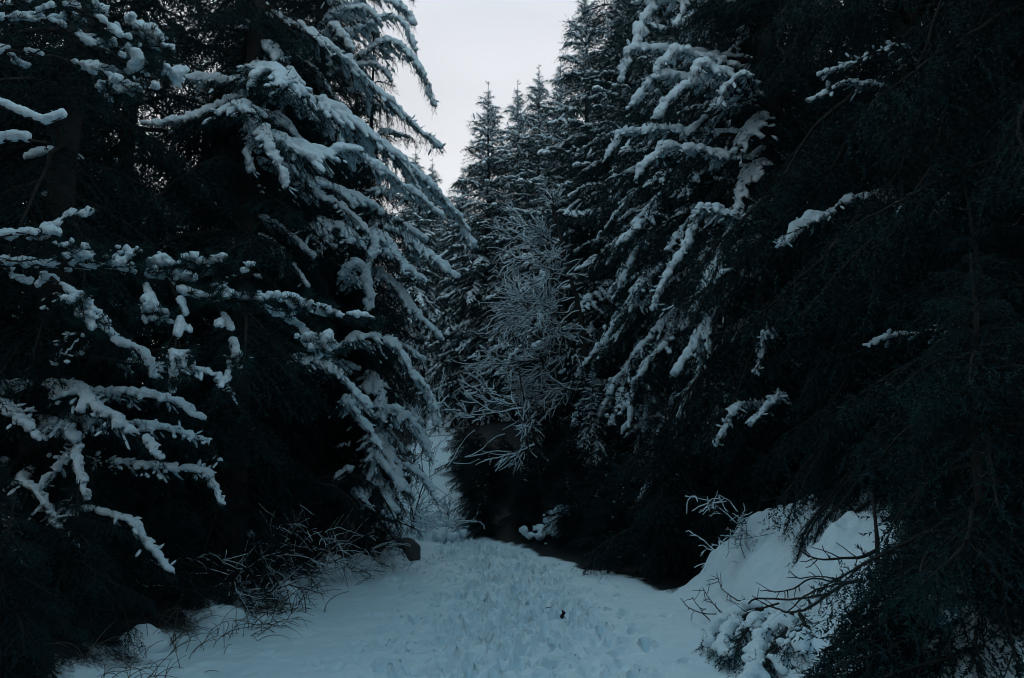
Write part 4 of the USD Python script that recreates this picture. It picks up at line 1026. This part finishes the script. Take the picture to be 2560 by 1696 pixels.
t0 = thing('young_spruce', 'low dark young spruce at the tip of the hollow right of the path', 'tree', on_ground(2.25, 11.6), None, 0.01, 1.0)
crown(t0, 'low', 2.6, 1.5, 'mid', 'dark', z0=.12, gap=.22, per=7, low_dn=-14, top_up=50, taper=.8)
t1 = thing('young_spruce', 'young spruce with scattered snow tufts behind the dark hollow on the right', 'tree', on_ground(2.9, 12.7), None, 0.01, 1.0)
crown(t1, 'low2', 2.6, 1.5, 'mid', 'bare', z0=.12, gap=.2, per=7, low_dn=-14, top_up=50, taper=.8)
for x, y, sc, rot, lab in [(0.4, 17.2, .55, 15, 'dark low spruce on the slope just above the pale snow patch'), (-0.15, 18.9, .5, 100, 'dark low spruce on the slope below the arching bare branch'), (1.2, 16.7, .6, 250, 'dark low spruce on the slope right of the pale snow patch'),
                           (2.3, 16.9, .7, 190, 'dark low spruce on the slope above the right hollow'), (0.9, 19.3, .7, 60, 'dark low spruce at the trunk foot of the frosted bare tree'), (1.5, 14.3, .5, 310, 'low dark spruce just inside the right path edge'), (2.6, 14.9, .7, 75, 'dark spruce sapling behind the right path edge'), (-0.95, 20.6, .5, 285, 'dark spruce sapling at the right rim of the hillside path'),
                           (-4.1, 6.3, .55, 220, 'dark low spruce at the bottom of the left edge'), (-3.75, 7.4, .5, 130, 'dark low spruce between the left edge and the twiggy hump'), (2.75, 4.75, .8, 40, 'black low spruce filling the bottom right corner'), (3.4, 5.7, 1.0, 170, 'black low spruce behind the one in the bottom right corner'), (-3.35, 5.5, .46, 10, 'dark low spruce in the bottom left corner'), (-3.5, 6.5, .48, 75, 'dark low spruce under the drooping arms at the left edge'), (-3.5, 8.2, .5, 190, 'dark low spruce behind the bent grass at the lower left'),
                           (3.9, 8.9, 1.1, 140, 'dark low spruce on top of the right bank'), (3.95, 7.5, 1.0, 300, 'dark low spruce on the right bank behind the thin sapling'), (-0.55, 15.9, .38, 60, 'knee-high dark spruce in the corner where the path bends out of sight'), (-0.75, 17.2, .45, 160, 'small dark spruce where the hillside path starts to rise'),
                           (1.75, 13.2, .6, 50, 'dark young spruce with skirts on the snow at the right path edge'), (3.3, 10.9, 1.0, 120, 'dark young spruce deep in the hollow behind the snow bank'),
                           (1.05, 14.6, .5, 200, 'dark young spruce crowding the path edge below the broad spruce'), (2.7, 13.4, .7, 260, 'taller dark young spruce behind those at the right path edge'),
                           (0.25, 15.6, .5, 330, 'dark young spruce at the far right path edge, left of the pale snow patch'), (1.9, 15.4, .55, 20, 'dark young spruce behind the pale snow patch'),
                           (-0.45, 17.9, .55, 90, 'dark young spruce nearest the hillside gap'), (-0.75, 19.4, .62, 150, 'dark young spruce beside the rising hillside path'), (-1.35, 22.2, .6, 230, 'small dark spruce on the hillside right of the upper path'),
                           (1.2, 18.0, .5, 280, 'dark young spruce below the bare snowy tree')]:
    dup(t1 if y > 12 else t0, 'young_spruce', lab, 'tree', on_ground(x, y), rot, sc)
rngp = seed_of('patch')
for lab, a, b_, n, r in [('steep pale snow patch on the dark slope right of the path end', (1245, 1250, 14.7), (1320, 1178, 15.4), 110, .075), ('faint streak of snow on the slope above the right hollow', (1440, 1275, 13.2), (1500, 1290, 13.0), 24, .07)]:
    P, Q = A(a, b_)
    C = [P + (Q - P) * u + np.array([rngp.normal(0, .15), rngp.normal(0, .08), rngp.normal(0, .07)]) for u in rngp.random(n)]
    mound('snow_patch', lab, 'snow patch', C, rngp.uniform(.6, 1.2, n) * r, vox=.045, lump=.5, seed=n)

# brush and snow tufts that half close the hillside gap
for i, (x, y, lab) in enumerate([(-1.75, 16.4, 'snowy tuft of brush at the left side of the hillside gap'), (-1.35, 17.3, 'snow-dusted brush in the middle of the hillside gap'), (-2.15, 17.9, 'low brush under the lowest left boughs at the hillside gap'), (-1.25, 16.0, 'small brush clump at the foot of the hillside gap')]):
    b = on_ground(x, y)
    rngq = seed_of('gap', i)
    bare_plant('bare_bush', lab, 'bush', b, [(0, (rngq.normal(-.1, .6), rngq.normal(-.3, .5), .7), rngq.uniform(.4, .8), .007) for _ in range(9)], level=1, bias=(0, -.1, -.2), spread=.9, snow_r=.016, seed=('gap', i), droop=1.2, kids=(5, 8), rmin=.004, cover=.8)
for i, (x, y, lab) in enumerate([(-1.55, 15.6, 'lumpy snow tussock at the left end of the path'), (-1.05, 16.4, 'lumpy snow tussock at the foot of the hillside gap'), (-1.75, 17.0, 'snow tussock among the brush of the hillside gap'), (-2.3, 14.9, 'snow tussock behind the dark boulder')]):
    rngq = seed_of('tus', i); z0 = float(height(x, y))
    C = [(x + rngq.normal(0, .22), y + rngq.normal(0, .15), z0 + rngq.uniform(-.05, .16)) for _ in range(26)]
    mound('snow_mound', lab, 'snow mound', C, rngq.uniform(.05, .12, 26), vox=.04, lump=.5, seed=i)

for i, (x, y, n, lab) in enumerate([(-2.95, 6.3, 40, 'dead grass on the rim of the snow nearest the bottom left corner'), (-3.0, 7.4, 36, 'dead grass on the rim of the snow left of the twiggy hump'), (-2.85, 9.4, 34, 'dead grass between the brambles and the stump hump')]):
    stems('dry_grass_tuft', lab, 'grass', (x, y), n, .34, ('rim', i), lean=(.2, -.1), curl=.6, spread=.24)

c = np.array([*xy(1267, 1419, 8.9), 0]); c[2] = float(height(c[0], c[1]))
t = thing('fallen_twig', 'tiny dark twig lying on the trodden snow, left of and behind the dead leaf', 'twig', c)
part(t, 'stick', tube(np.array([(-.035, 0, .012), (-.01, .01, .02), (.02, .0, .022), (.045, .02, .03)]), [.004, .0045, .004, .003], 5), TWIG)
